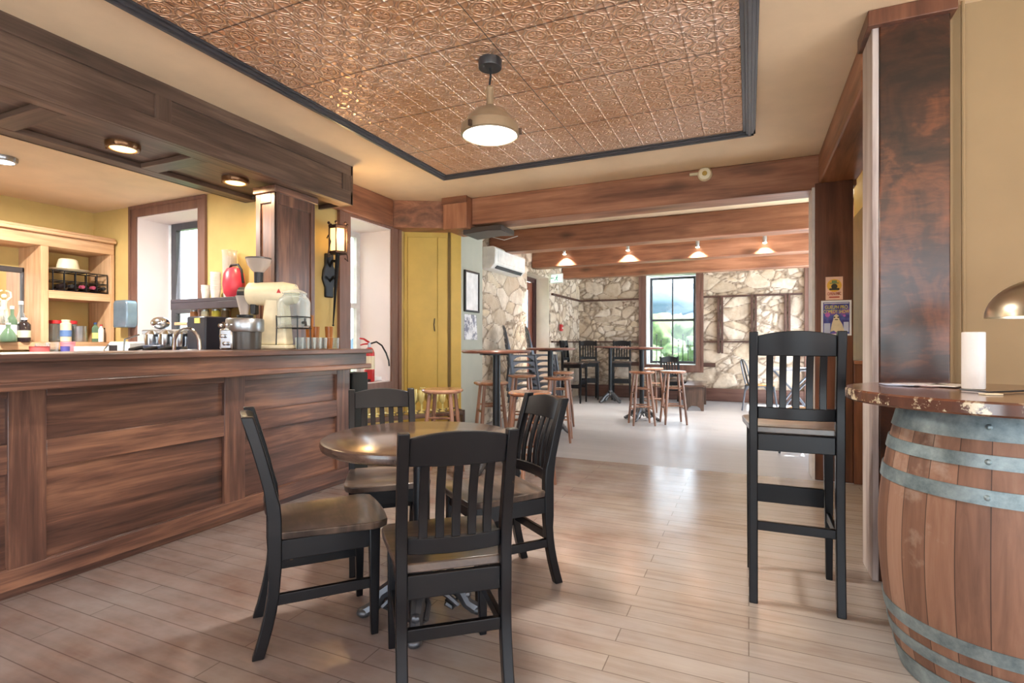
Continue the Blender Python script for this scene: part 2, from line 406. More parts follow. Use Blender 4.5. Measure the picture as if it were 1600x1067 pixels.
M_SASH = plain('dark_grey_sash', (72, 72, 78), .4)
M_SASHW = plain('white_sash', (226, 228, 230), .4)
def sash(axis, a0, a1, p, z0, z1, parent, t=.045, mid=.5, vbar=False, mat=M_SASH):
    fr = MB(); d = .025
    def bx(u0, u1, zz0, zz1, q0=-d, q1=d):
        fr.box((p + q0, u0, zz0) if axis == 0 else (u0, p + q0, zz0), (p + q1, u1, zz1) if axis == 0 else (u1, p + q1, zz1))
    zm = z0 + (z1 - z0) * mid
    bx(a0, a0 + t, z0, z1); bx(a1 - t, a1, z0, z1); bx(a0 + t, a1 - t, z0, z0 + t); bx(a0 + t, a1 - t, z1 - t, z1); bx(a0 + t, a1 - t, zm - t * .45, zm + t * .45)
    if vbar: c_ = (a0 + a1) / 2; bx(c_ - .012, c_ + .012, z0 + t, zm - t * .45); bx(c_ - .012, c_ + .012, zm + t * .45, z1 - t)
    f = fr.build('window_frame', mat, parent)
    for q0, q1 in ((z0 + t, zm - t * .45), (zm + t * .45, z1 - t)):
        g = MB(); A = (p - .003, a0 + t, q0) if axis == 0 else (a0 + t, p - .003, q0); B = (p + .003, a1 - t, q1) if axis == 0 else (a1 - t, p + .003, q1)
        g.box(A, B).build('window_glass', M_PANE, parent)
    return f
def window_root(name):
    o = bpy.data.objects.new(name, None); COL.objects.link(o); return struct(o)
w = window_root('window_1')
lining(1, W1[0], W1[1], YW - .002, YW + .36, .95, W1T, parent=w)
casing(1, W1[0], W1[1], YW, -.022, .11, .95, W1T, w)
sash(1, W1[0] + .05, W1[1] - .012, YW + .33, .962, W1T - .012, w, .07, .36)
MB().box((W1[0] + .012, YW + .30, .97), (W1[0] + .05, YW + .355, W1T - .02)).build('window_frame', M_SASHW, w)

# window wall beside the bar, with the deep window
W2 = (4.13, 4.79, .71, 2.38)
wall('wall_left', 0, XL - .5, XL, YW + .36, 5.4, 0, CH, M_GOLD, [W2])
MB().box((XL - .48, YW - .005, 0), (XL, YW + .36, 2.6)).build('wall_corner', M_GOLD)['kind'] = 'structure'
w = window_root('window_2')
lining(0, W2[0], W2[1], XL - .46, XL + .002, W2[2], W2[3], parent=w)
casing(0, W2[0], W2[1], XL, .03, .165, W2[2], W2[3], w)
sash(0, W2[0] + .012, W2[1] - .012, XL - .43, W2[2] + .012, W2[3] - .012, w, .06, .5, mat=M_SASHW)

# walls behind and beside the camera, unseen openings sized for the light they let in
wall('wall_front', 1, -3.4, -3.2, XB - .2, 3.8, 0, CH, M_REVEAL, [(-3.4, -1.2, .1, 2.45), (.2, 2.8, .1, 2.45)])
wall('wall_front_right', 0, 3.6, 3.8, -3.2, 3.22, 0, CH, M_REVEAL, [(-3.0, -.9, .1, 2.45), (-.5, 1.3, .1, 2.45)])
# right-hand side
XP0, XP1, YP0 = .564, .835, 3.005
wall('wall_right', 1, 3.10, 3.22, .84, 3.6, 0, CH, M_BEIGE)
MB().box((.84, 3.085, 0), (.865, 3.1, CH)).build('trim_1', M_BEIGE)['kind'] = 'structure'
wall('wall_side_room', 0, .93, 1.05, 3.23, 6.05, 0, CH, M_YEL)
d2 = window_root('shaded_doorway')
MB().box((.915, 5.32, 0), (.93, 6.0, 2.33)).build('door_leaf_or_shade', plain('olive_doorway_shade', (128, 104, 40), .5), d2)  # olive panel painted in for the shade of the doorway
# back room right wall with tall window openings (unseen, enlarged to brighten the room)
WR = [(6.05, 8.3, .06, 2.62), (8.45, 10.95, .06, 2.62)]
wall('wall_back_right', 0, 1.05, 1.3, 5.95, YF + .35, 0, CH, M_REVEAL, WR)
for k, (a, b, z0, z1) in enumerate(WR):
    w = window_root('window_%d' % (4 + k)); casing(0, a, b, 1.05, -.02, .1, z0, z1, w); sash(0, a + .01, b - .01, 1.22, z0 + .01, z1 - .01, w, .05)

# ---- stone walls (relief built into the mesh)
def stone_wall(name, axis, p, u0, u1, z0, z1, holes, out, thick=.35, seed=0, step=.022):
    nu = int((u1 - u0) / step); nz = int((z1 - z0) / step)
    bm = bmesh.new(); lay = None; grid = {}; data = {}
    for i in range(nu + 1):
        for j in range(nz + 1):
            u_ = u0 + (u1 - u0) * i / nu; z_ = z0 + (z1 - z0) * j / nz
            w1 = mnoise.noise(Vector((u_ * 1.7 + seed, z_ * 1.7, 3))); w2 = mnoise.noise(Vector((u_ * 1.7, z_ * 1.7 + seed, 9)))
            q = Vector(((u_ + .17 * w1) * 2.6 + seed * 5, (z_ + .12 * w2) * 4.2, seed))
            d, pts = mnoise.voronoi(q)
            if ((pts[0].x * 7.3 + pts[0].y * 3.1) % 1.0) > .5:      # break some stones into small ones
                q2 = q * 2.1 + Vector((4, 9, 2)); d2, pts2 = mnoise.voronoi(q2)
                e = min((d[1] - d[0]), (d2[1] - d2[0]) * .5); rv = (pts2[0].x * 12.9 + pts2[0].y * 78.2) % 1.0
            else:
                e = d[1] - d[0]; rv = (pts[0].x * 12.9 + pts[0].y * 78.2) % 1.0
            e = max(0, e); relief = min(1, e / .16) ** .7 * (.014 + .012 * rv) + .012 * mnoise.noise(Vector((u_ * 9, z_ * 9, seed)))
            c_ = p + out * relief
            grid[i, j] = bm.verts.new((c_, u_, z_) if axis == 0 else (u_, c_, z_)); data[i, j] = (rv, min(1, e))
    uv = {}
    for i in range(nu):
        for j in range(nz):
            uc = u0 + (u1 - u0) * (i + .5) / nu; zc = z0 + (z1 - z0) * (j + .5) / nz
            if any(h[0] < uc < h[1] and h[2] < zc < h[3] for h in holes): continue
            bm.faces.new((grid[i, j], grid[i + 1, j], grid[i + 1, j + 1], grid[i, j + 1]))
    # solid core behind
    us = sorted({u0, u1, *[h[0] for h in holes], *[h[1] for h in holes]}); zs = sorted({z0, z1, *[h[2] for h in holes], *[h[3] for h in holes]})
    front = dict(grid)
    order = [grid[k] for k in grid]; vals = [data[k] for k in grid]
    tmp = MB(); tmp.bm.free(); tmp.bm = bm
    for i in range(len(us) - 1):
        for j in range(len(zs) - 1):
            cu_, cz = (us[i] + us[i + 1]) / 2, (zs[j] + zs[j + 1]) / 2
            if any(h[0] < cu_ < h[1] and h[2] < cz < h[3] for h in holes): continue
            a_, b_ = sorted((p - out * .004, p - out * thick))
            tmp.box((a_, us[i], zs[j]) if axis == 0 else (us[i], a_, zs[j]), (b_, us[i + 1], zs[j + 1]) if axis == 0 else (us[i + 1], b_, zs[j + 1]))
    bm.verts.index_update(); nv = len(bm.verts)
    arr = [(.4, .5)] * nv
    for vtx, val in zip(order, vals): arr[vtx.index] = val
    me = bpy.data.meshes.new(name); bm.normal_update(); bm.to_mesh(me); bm.free()
    at_ = me.color_attributes.new('stone', 'FLOAT_COLOR', 'POINT')
    for i, (r_, e_) in enumerate(arr): at_.data[i].color = (r_, e_, 0, 1)
    me.materials.append(M_STONE); me.shade_smooth(); me.set_sharp_from_angle(angle=R(60))
    o = bpy.data.objects.new(name, me); COL.objects.link(o); return struct(o)
XS = -3.38
FW = (onY(1010, 500, YF)[0], onY(1088, 500, YF)[0], onY(1048, 570, YF)[2], onY(1048, 428, YF)[2])
FWC = .14
stone_wall('wall_far', 1, YF, XS - .3, 1.3, 0, CH, [FW], -1, seed=2)
DL = (8.15, 9.25, 0, 2.33)
stone_wall('wall_back_left', 0, XS, 5.85, YF, 0, CH, [DL], 1, seed=5)
# reveal sides of the side entrance
MB().box((XS - .36, DL[0], 0), (XS + .01, DL[0] + .02, DL[3])).box((XS - .36, DL[1] - .02, 0), (XS + .01, DL[1], DL[3])).build('trim_2', mk_wall('whitewashed_stone', (226, 214, 196), .12, .85, .6))['kind'] = 'structure'
w = window_root('window_3')
lining(1, FW[0], FW[1], YF - .03, YF + .33, FW[2], FW[3], parent=w, mat=M_SASHW)
casing(1, FW[0], FW[1], YF - .05, -.03, FWC, FW[2], FW[3], w)
sash(1, FW[0] + .03, FW[1] - .03, YF + .28, FW[2] + .02, FW[3] - .03, w, .05, .5, True)
# door in the side entrance
d = window_root('door_1')
M_DOOR = wood('red_brown_door', (90, 44, 34), (122, 66, 50), (146, 88, 70), 2, .4)
casing(0, DL[0] + .08, DL[1] - .1, XS - .30, .06, .07, 0, DL[3] - .08, d, bottom=False, name='door_frame', mat=plain('dark_brown_trim', (78, 52, 50), .45))
mb = MB(); mb.box((XS - .33, DL[0] + .08, .02), (XS - .29, DL[0] + .2, 2.24)).box((XS - .33, DL[1] - .22, .02), (XS - .29, DL[1] - .1, 2.24))
mb.box((XS - .33, DL[0] + .2, .02), (XS - .29, DL[1] - .22, 1.28)).box((XS - .33, DL[0] + .2, 2.1), (XS - .29, DL[1] - .22, 2.24)); mb.build('door_leaf_or_shade', M_DOOR, d)
MB().box((XS - .315, DL[0] + .2, 1.28), (XS - .305, DL[1] - .22, 2.1)).build('door_glass', M_PANE, d)
MB().tube([(XS - .28, DL[0] + .14, 1.02), (XS - .22, DL[0] + .14, 1.02), (XS - .22, DL[0] + .26, 1.02)], .011).build('door_handle', M_CHROME, d)
# wooden strips on the stone, baseboard
for k, (a, b) in enumerate([((XS + .02, YF - .10, 0), (1.05, YF - .04, .25)), ]):
    struct(MB().box(a, b).build('baseboard_far', M_BASEB, bevel=.006))
M_STRIP = wood('dark_strip', (60, 38, 32), (84, 56, 46), (104, 72, 60), 0, .6)
mb = MB()
zt, zl = 2.02, 1.14
mb.box((XS + .03, YF - .075, zt), (FW[0] - FWC, YF - .03, zt + .035)).box((FW[1] + FWC, YF - .075, zt), (.9, YF - .03, zt + .035))
mb.box((XS + .03, YF - .075, zl), (FW[0] - FWC, YF - .03, zl + .03)).box((FW[1] + FWC, YF - .075, zl), (.9, YF - .03, zl + .03))
mb.box((XS + .9, YF - .075, .66), (FW[0] - FWC, YF - .03, .74)).box((FW[1] + FWC, YF - .075, .66), (FW[1] + FWC + .22, YF - .03, .74))
struct(mb.build('trim_3', M_STRIP))
struct(MB().box((XS + .03, DL[1] + .05, zt), (XS + .075, YF - .08, zt + .035)).box((XS + .03, DL[1] + .05, zl), (XS + .075, YF - .08, zl + .03)).build('trim_4', M_STRIP))
for k, px in enumerate((1126, 1178, 1230)):
    x = onY(px, 500, YF)[0]
    o = MB().box((x - .055, YF - .095, .93), (x - .012, YF - .03, zt)).box((x + .012, YF - .095, .93), (x + .05, YF - .03, zt)).build('shelf_standard', M_STRIP, bevel=.003)
    tag(o, ['brown twin wooden upright on the stone wall just right of the far window', 'brown twin wooden upright in the middle of the three on the stone wall', 'brown twin wooden upright on the stone wall nearest the right corner'][k], 'wall rail', 'wooden uprights on the stone wall')
struct(MB().box((.93, YF - .13, 0), (1.05, YF - .03, CH)).build('trim_5', M_TRIM, bevel=.004))
# outside: hedge and low hill beyond the far window
n = NT('hedge_leaves'); a = n.noise(n.coord(), 3, 6, .75); M_HEDGE = n.fin(n.ramp(a, [(.35, srgb(44, 66, 40)), (.6, srgb(84, 106, 62)), (.75, srgb(116, 134, 88))]), .8)
def blob(c, r, sc, seed, name, mat):
    bm = bmesh.new(); bmesh.ops.create_icosphere(bm, subdivisions=5, radius=1)
    for v_ in bm.verts:
        nn = mnoise.fractal(v_.co * 2.4 + Vector((seed, 0, 0)), .9, 2.1, 5)
        v_.co *= 1 + .35 * nn
        v_.co = Vector((c[0] + v_.co.x * r * sc[0], c[1] + v_.co.y * r * sc[1], c[2] + v_.co.z * r * sc[2]))
    b = MB(); b.bm.free(); b.bm = bm; return b.build(name, mat, smooth=80)
for k, (x, y, r_) in enumerate(((-4.0, 17.0, 1.35), (-.9, 17.6, 1.2), (-7.6, 19.5, 1.6), (-3.2, 24, 2.3))):
    tag(blob((x, y, .1), r_, (1.2, 1, .95), k * 3.3, 'garden_bush', M_HEDGE), ['rounded green bush outside the far window, left of the mullion', 'rounded green bush outside the far window, right of the mullion', 'large green bush outside at the left edge of the far window view', 'tallest green bush outside, standing behind the others'][k], 'bush', 'bushes beyond the far window')
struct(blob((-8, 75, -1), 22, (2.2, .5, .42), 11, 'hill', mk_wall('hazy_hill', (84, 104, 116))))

# ================================================================= BEAMS, POSTS
def beam(a, b, m, label, group='exposed ceiling beams', name='wooden_beam', cat='beam', bevel=.012):
    return tag(MB().box(a, b).build(name, m, bevel=bevel), label, cat, group)
beam((-2.74, 5.07, 2.41), (.80, 5.35, CH), M_BEAMX[0], 'heavy brown beam across the opening between front and back room, with a detector on it')
beam((XS + .02, 6.74, 2.40), (1.05, 6.98, CH), M_BEAMX[0], 'brown ceiling beam in the back room, directly behind the opening beam')
beam((XS + .02, 8.36, 2.40), (1.05, 8.60, CH), M_BEAMX[0], 'brown ceiling beam in the back room that carries the small spotlights')
beam((XS + .02, 9.96, 2.40), (1.05, 10.2, CH), M_BEAMX[0], 'brown ceiling beam closest to the far stone wall')
beam((.53, 3.24, 2.45), (.80, 5.07, CH), M_BEAMX[1], 'brown beam running along the right side from the big post to the back column')
beam((XL, 3.75, 2.40), (XL + .05, 4.78, CH), M_BEAMX[1], 'short brown header board above the deep window beside the bar')
# diagonal header above the cupboard
mb = MB(); A = Vector((XL, 4.78, 0)); B = Vector((-3.03, 5.09, 0)); dv = (B - A).normalized(); nv_ = Vector((dv.y, -dv.x, 0))
mb.prism([(A.x, A.y), (B.x, B.y), (B.x, B.y + .3), (A.x, A.y + .3)], 2.40, CH, 2)
tag(mb.build('wooden_beam', M_BEAMX[0], bevel=.004), 'angled brown header beam above the mustard cupboard doors', 'beam', 'exposed ceiling beams')
t = thing('post_head', 'boxed brown wooden post head where the angled header meets the opening beam', 'post head', (-2.86, 5.1, 2.3))
MB().box((-.17, -.14, .06), (.12, .3, .4)).build('block', M_BEAMX[2], t, bevel=.006)
MB().box((-.18, -.155, .33), (.125, -.13, .4)).build('cap', M_BEAMX[0], t, bevel=.003)
MB().prism([(-.12, .11), (.34, .11), (.34, .05), (.18, .06), (-.12, .04)], -.14, .2, 1).xf(Matrix.Translation((.14, .1, -.03))).build('corbel', plain('dark_corbel', (58, 52, 52), .4), t, bevel=.006)
# big near post and rear column
t = thing('wooden_post', 'massive dark knotty wooden post standing behind the barrel table', 'post', (XP0, YP0, 0), group='wooden posts')
MB().box((0, 0, 0), (XP1 - XP0, .22, CH)).build('shaft', M_POST, t, bevel=.006)
MB().box((-.028, .004, 0), (0, .235, CH - .02)).build('side_board_or_lit_face', wood('whitewashed_board', (128, 108, 104), (186, 172, 166), (214, 206, 200), 2, .55, .4, .5), t, bevel=.004, label='pale whitewashed side board')
MB().box((-.05, -.03, CH - .075), (XP1 - XP0 + .02, .24, CH)).build('cap', M_HALF, t, bevel=.004)
t = thing('wooden_post', 'dark brown column at the right end of the opening beam, with posters pinned on it', 'post', (.50, 5.03, 0), group='wooden posts')
MB().box((0, 0, 0), (.27, .3, 2.45)).build('shaft', M_HALF, t, bevel=.006)
MB().box((-.02, .01, 0), (0, .29, 2.42)).build('side_board_or_lit_face', plain('lit_side_pale', (214, 208, 204), .5), t, label='pale board painted as the lit side face')  # light on the column's left face, put into a pale colour
t = thing('half_wall', 'low dark wooden panel wall between the column and the big post', 'partition', (.77, 5.0, 0))
MB().box((0, 0, 0), (.16, .08, .96)).build('panel', M_HALF, t, bevel=.003); MB().box((-.0, -.012, .96), (.16, .1, .99)).build('cap', M_BEAMX[0], t, bevel=.003)

# mustard cupboard and grey partition
A = Vector((-3.60, 5.03, 0)); B = Vector((-3.05, 5.33, 0)); L = (B - A).length; ang = math.atan2(B.y - A.y, B.x - A.x)
t = thing('cupboard', 'tall mustard yellow corner cupboard with flush doors and a small black pull', 'cupboard', A, ang)
MB().box((0, .012, 0), (L, .22, 2.44)).build('body', M_YEL, t)
MB().box((.01, 0, .05), (.045, .02, 2.35)).build('door_frame', M_YEL, t, bevel=.002)
MB().box((.05, -.006, .05), (.385, .012, 2.34)).build('door', M_YEL, t, bevel=.003)
dr = MB().box((.39, -.006, .05), (.50, .012, 2.34)).build('door', M_YEL, t, bevel=.003)
MB().tube([(.355, -.006, 1.27), (.355, -.03, 1.28), (.348, -.034, 1.34), (.355, -.03, 1.40), (.355, -.006, 1.41)], .006).build('handle', M_BLK, dr)
MB().box((.505, -.002, .0), (.535, .012, 2.40)).build('gap_strip', plain('dark_olive', (110, 86, 30), .6), t)
MB().box((.54, -.01, 0), (L + .03, .1, 2.42)).build('jamb', M_YEL, t, bevel=.003)
MB().box((.0, -.004, 1.52), (.0 + .012, 0, 1.62)).build('hinge', M_YEL, t)
wall('wall_partition', 0, -3.38, -3.045, 5.34, 5.92, 0, CH, M_GREYW)

# ================================================================= COPPER CEILING
t = thing('ceiling_panel', 'embossed copper tin ceiling panel framed by dark moulding', 'ceiling panel', (0, 0, 0))
MB().box((-2.56, -1.6, CH - .012), (-.03, 4.25, CH + .002)).build('copper_sheet', M_COPPER, t)
M_MOLD = plain('dark_grey_moulding', (66, 64, 68), .35)
mb = MB(); x0, x1, y1, y0 = -2.65, .045, 4.33, -1.65
for k, (i0, i1, dz) in enumerate(((0, .085, .02), (.012, .065, .035), (.03, .05, .045))):
    mb.box((x0 + i0, y0, CH - dz), (x0 + i1, y1 - i0, CH)).box((x1 - i1, y0, CH - dz), (x1 - i0, y1 - i0, CH)).box((x0 + i0, y1 - i1, CH - dz), (x1 - i0, y1 - i0, CH))
mb.build('moulding', M_MOLD, t, bevel=.002)

# pendant
t = thing('pendant_lamp', 'bronze domed pendant lamp with a white lens hanging from the copper ceiling', 'lamp', (-1.3, 2.62, 2.272))
M_BRZ = plain('taupe_enamel', (158, 138, 112), .3, .3); z = CH - .014 - 2.272
MB().lathe([(.062, z - .045), (.064, z - .04), (.064, z)], seg=28).build('canopy', plain('dark_canopy', (62, 62, 66), .35, .4), t)
MB().tube([(0, 0, z - .045), (.004, 0, z - .09), (-.003, 0, z - .13), (0, 0, .24)], .006).build('chain', M_BLK, t)
MB().lathe([(.014, .27), (.02, .262), (.02, .19), (.022, .165), (.04, .148), (.085, .13), (.125, .09), (.142, .06), (.146, .055), (.156, .05), (.16, .03), (.16, 0), (.15, -.006), (.146, 0), (.146, .03), (.02, .13)], seg=40).build('shade', M_BRZ, t)
MB().lathe([(.145, .004), (.14, -.004), (.09, -.012), (0, -.016)], seg=40).build('lens', emit('lamp_lens', (255, 250, 238), 1.6), t)
for a in (.3, 2.4, 4.5): MB().cbox((.166 * math.cos(a), .166 * math.sin(a), .015), (.02, .016, .03), a).build('clamp', plain('bronze_clamp', (90, 72, 60), .4, .5), t)
light('AREA', (-1.3, 2.62, 2.25), (0, 0, 0), 14, (1, .93, .82), .28)

# detector on beam
t = thing('smoke_detector', 'round cream heat detector on the opening beam', 'detector', (-.36, 5.07, 2.645))
M_ = Matrix.Rotation(R(90), 4, 'X')
MB().lathe([(.062, 0), (.062, .02), (.05, .038), (.02, .044), (0, .045)], seg=24, M=M_).build('body', M_CREAM, t)
MB().lathe([(.022, .044), (.02, .05), (0, .051)], seg=16, M=M_).build('sensor', plain('brass', (190, 160, 90), .3, .8), t)
MB().box((-.13, -.02, .0), (-.06, 0, .022)).build('bracket', M_CREAM, t)

# ================================================================= BAR
BX, BY0, BY1 = -2.96, -.6, 3.40
t = thing('bar_counter', 'long dark stained oak bar with recessed panels and an overhanging top', 'bar counter', (0, 0, 0))
MB().box((-3.42, BY0, 0), (BX - .035, BY1, .93)).build('carcass', M_OAKX[1], t)
mb = MB(); st = [(-.35, -.22), (.42, .53), (1.224, 1.365), (2.276, 2.423), (3.26, 3.405)]
for a, b in st: MB().box((BX - .034, a, .045), (BX, b, .935)).build('stile', M_OAKX[2], t, bevel=.003)
mb = MB(); mb2 = MB()
for (a, b), (c_, d_) in zip(st[:-1], st[1:]):
    mb.box((BX - .034, b, .555), (BX - .002, c_, .685)); mb.box((BX - .034, b, .045), (BX - .002, c_, .14)); mb.box((BX - .034, b, .885), (BX - .002, c_, .935))
    mb2.box((BX - .034, b, .14), (BX - .024, c_, .555)).box((BX - .034, b, .685), (BX - .024, c_, .885))
mb.build('rail', M_OAKX[1], t, bevel=.003); mb2.build('panel', M_OAKX[1], t)
MB().box((BX - .08, BY0, .0), (BX - .05, BY1, .045)).build('toe_kick', M_BLK, t)
MB().box((BX - .033, BY0, .045), (BX + .006, BY1, .135)).build('base_board', M_OAKX[1], t, bevel=.003)
MB().box((-3.42, BY0, 1.05), (-2.745, BY1 + .03, 1.085)).build('counter_top', M_OAKX[1], t, bevel=.006)
MB().box((-3.42, BY0, .965), (-2.79, BY1 + .0, 1.05)).build('fascia', M_OAKX[1], t)
MB().box((-3.42, BY0, .93), (-2.765, BY1 + .035, .967)).build('lower_moulding', M_OAKX[1], t, bevel=.006)
MB().box((-3.40, BY1, 0), (BX - .02, BY1 + .02, .93)).build('end_panel', M_CANX[2], t, label='greyish end panel')
for k, (x, y) in enumerate(((-3.05, 3.56), (-2.99, 3.66))):
    pass
o = tag(MB().cbox((-3.10, 3.60, .44), (.17, .20, .88)).build('speaker', plain('black_speaker', (30, 34, 32), .7), bevel=.01), 'tall black box standing behind the right end of the bar', 'box')

# pillar of the canopy
t = thing('canopy_pillar', 'panelled oak pillar rising from the bar to the canopy', 'pillar', (-3.56, 3.01, 1.085))
MB().box((.012, .012, 0), (.20, .40, 1.27)).build('core', M_OAKX[2], t)
mb = MB()
for a, b in ((0, .035), (.37, .412)): mb.box((.2, a, 0), (.212, b, 1.24))
mb.box((.2, .035, 1.13), (.212, .37, 1.24))
mb.box((0, 0, 0), (.05, .012, 1.24)).box((.165, 0, 0), (.212, .012, 1.24)).box((.05, 0, 1.14), (.165, .012, 1.24)); mb.build('stile', M_OAKX[2], t, bevel=.003)
MB().box((-.01, -.02, 1.215), (.232, .43, 1.268)).build('cap', M_OAKX[1], t, bevel=.005)

# canopy over the bar
CX0, CX1, CZ, CY1 = -4.02, -3.22, 2.355, 3.74
t = thing('bar_canopy', 'long dark oak canopy hung over the bar with a coffered underside', 'canopy', (0, 0, 0))
MB().box((CX0 + .02, BY0, CZ + .035), (CX1 - .03, CY1 - .02, CH if False else 2.48)).build('deck', M_CANX[1], t)
mb = MB(); mb.box((CX1 - .03, BY0, CZ + .10), (CX1 - .012, CY1, CH - .085)); mb.build('fascia_panel', M_CANX[1], t)
mb = MB(); mb.box((CX1 - .03, BY0, CZ), (CX1, CY1, CZ + .115)).box((CX1 - .03, BY0, CH - .09), (CX1, CY1, CH)); mb.build('fascia_rail', M_CANX[1], t, bevel=.003)
mb = MB()
for a, b in ((.5, .6), (2.02, 2.12), (3.62, 3.74)): MB().box((CX1 - .03, a, CZ + .11), (CX1 - .001, b, CH - .085)).build('fascia_stile', M_CANX[2], t, bevel=.003)
MB().box((CX0, CY1 - .02, CZ), (CX1, CY1 + .005, CH)).build('end_board', M_CANX[0], t)
mb = MB(); mb.box((CX1 - .14, BY0, CZ), (CX1 - .03, CY1, CZ + .035)).box((CX0, BY0, CZ), (CX0 + .13, CY1, CZ + .035)); mb.build('soffit_rail', M_CANX[1], t, bevel=.004)
mb = MB()
for a, b in ((.6, .72), (1.52, 1.64), (2.34, 2.46), (3.25, 3.33)): MB().box((CX0 + .13, a, CZ), (CX1 - .14, b, CZ + .034)).build('soffit_crossrail', M_CANX[0], t, bevel=.004)
MB().box((CX0, BY0, CZ), (CX0 + .02, CY1, 2.52)).build('back_board', M_CANX[1], t)
def downlight(loc, warm, label, group, r=.095, p=2.5):
    t = thing('ceiling_light', label, 'light', loc, group=group)
    MB().lathe([(r, 0), (r, -.02), (r * .92, -.034), (r * .78, -.036), (r * .76, -.01), (r * .74, 0)], seg=28).build('rim', plain('bronze_rim', (120, 84, 56), .3, .7) if warm else M_STEEL, t)
    for k in range(4): MB().cbox((r * .97 * math.cos(k * PI / 2 + .5), r * .97 * math.sin(k * PI / 2 + .5), -.02), (.018, .012, .03), k * PI / 2 + .5).build('clip', plain('bronze_rim', (120, 84, 56)) if warm else M_STEEL, t)
    MB().lathe([(r * .77, -.02), (r * .7, -.034), (r * .3, -.042), (0, -.043)], seg=28).build('lens', emit('warm_lens', (255, 206, 120), 1.5) if warm else emit('cool_lens', (255, 255, 250), 2.5), t)
    light('AREA', (loc[0], loc[1], loc[2] - .06), (0, 0, 0), p, (1, .75, .45) if warm else (1, .95, .88), r * 1.4)
downlight((-3.62, 2.07, CZ + .036), True, 'round bronze downlight glowing warm in the middle of the canopy underside', 'canopy downlights')
downlight((-3.60, 2.86, CZ + .036), True, 'round bronze downlight glowing warm in the canopy near the pillar', 'canopy downlights')
downlight((-4.98, 2.03, 2.488), False, 'recessed chrome ring light in the cream ceiling behind the bar', None, .085, 22)

# ================================================================= BACK BAR
XSF = -5.88
t = thing('back_bar_shelf', 'pale pine shelf unit on the wall behind the bar', 'shelf unit', (0, 0, 0))
yR = YW - .02
yS = onX(70, 450, XSF)[1]
MB().box((XB + .005, .6, 2.02), (XSF, yR, 2.13)).box((XB + .005, .6, 2.13), (XSF + .04, yR, 2.16)).box((XB + .005, .6, 2.16), (XSF + .02, yR, 2.185)).build('crown', M_PINEX[1], t, bevel=.005)
MB().box((XB + .01, yS - .03, 1.14), (XSF, yS + .03, 2.02)).build('divider', M_PINEX[2], t, bevel=.003)
MB().box((XB + .01, yR - .035, 1.14), (XSF, yR, 2.02)).build('side_panel', M_PINEX[2], t, bevel=.003)
MB().box((XB + .01, yS + .03, 1.545), (XSF, yR - .035, 1.62)).build('shelf', M_PINEX[1], t, bevel=.003)
MB().box((XB + .01, .6, 1.07), (XSF, yR, 1.14)).build('shelf', M_PINEX[1], t, bevel=.003)
MB().box((XB + .002, .6, 1.14), (XB + .008, yR - .035, 2.02)).build('back_panel', M_GOLD, t)
t = thing('back_counter', 'low service counter along the wall behind the bar', 'counter', (0, 0, 0))
MB().box((XB + .01, -.5, .86), (XSF + .42, yR, .90)).build('counter_top', M_OAKX[1], t, bevel=.004)
MB().box((XB + .01, -.5, 0), (XSF + .38, yR, .86)).build('cabinet', M_OAKX[1], t)
t = thing('coffee_counter', 'low counter under the window behind the bar', 'counter', (0, 0, 0))
MB().box((XSF + .43, 2.68, .86), (XL - .02, YW - .03, .90)).build('counter_top', M_STEEL, t, bevel=.004)
MB().box((XSF + .43, 2.72, 0), (XL - .02, YW - .03, .86)).build('cabinet', M_OAKX[0], t)

# mirror
c = onX(20, 470, XB + .06)
t = thing('wall_mirror', 'dark framed mirror standing behind the bottles', 'mirror', (XB + .09, 2.3, 1.142))
y1_ = onX(40, 470, XB + .06)[1] - 2.3
mb = MB(); mb.box((-.02, y1_ - .05, 0), (.02, y1_, .69)).box((-.02, -.7, .64), (.02, y1_, .69)).box((-.02, -.7, 0), (.02, -.65, .69)); mb.build('frame', plain('dark_frame', (62, 58, 60), .4), t, bevel=.006)
n = NT('mirror_glass'); MB().box((-.012, -.66, .01), (.0, y1_ - .045, .65)).build('glass', n.fin((.8, .8, .8), .03, 1), t)

def bottle(px, X, z, h, r, mat, label, cap=None, group='bottles on the back bar', label_mat=None, kind='wine'):
    x, y, _ = onX(px, 500, X)
    t = thing('bottle', label, 'bottle', (x, y, z), group=group)
    if kind == 'wine': pr = [(r * .9, 0), (r, .01), (r, h * .58), (r * .85, h * .66), (r * .36, h * .76), (r * .33, h * .97), (r * .37, h)]
    elif kind == 'flask': pr = [(r * .9, 0), (r, .01), (r * .95, h * .3), (r * .5, h * .62), (r * .26, h * .75), (r * .26, h)]
    else: pr = [(r * .95, 0), (r, .01), (r, h * .72), (r * .7, h * .82), (r * .45, h * .86), (r * .45, h)]
    MB().lathe(pr, seg=16).build('body', mat, t)
    MB().lathe([(pr[-1][0] * 1.15, h * .93), (pr[-1][0] * 1.15, h * 1.02), (0, h * 1.02)], seg=12).build('cap', cap or M_WHITE, t)
    if label_mat: MB().lathe([(r * 1.02, h * .18), (r * 1.02, h * .48)], seg=16, cap=False).build('paper_label', label_mat, t)
    return t
Z1 = 1.142
XM = -6.0
bottle(33, XM, Z1, .36, .062, M_GLASS, 'clear tapering bottle with a white cap, tallest beside the mirror', kind='flask')
bottle(19, XM + .05, Z1, .31, .035, M_GLASSG, 'slim green bottle in front of the mirror', label_mat=M_PAPER)
bottle(38, XM + .1, Z1, .21, .045, plain('dark_bottle', (50, 40, 40), .15), 'squat dark bottle with a cream label below the clear bottle', label_mat=M_CREAM, kind='jar')
bottle(4, XM + .08, Z1, .30, .04, M_GLASS, 'clear bottle at the left edge of the photograph', label_mat=M_PAPER)
bottle(13, XM + .14, Z1, .16, .06, M_GLASSG, 'short wide green glass decanter in the bottle row', kind='flask')
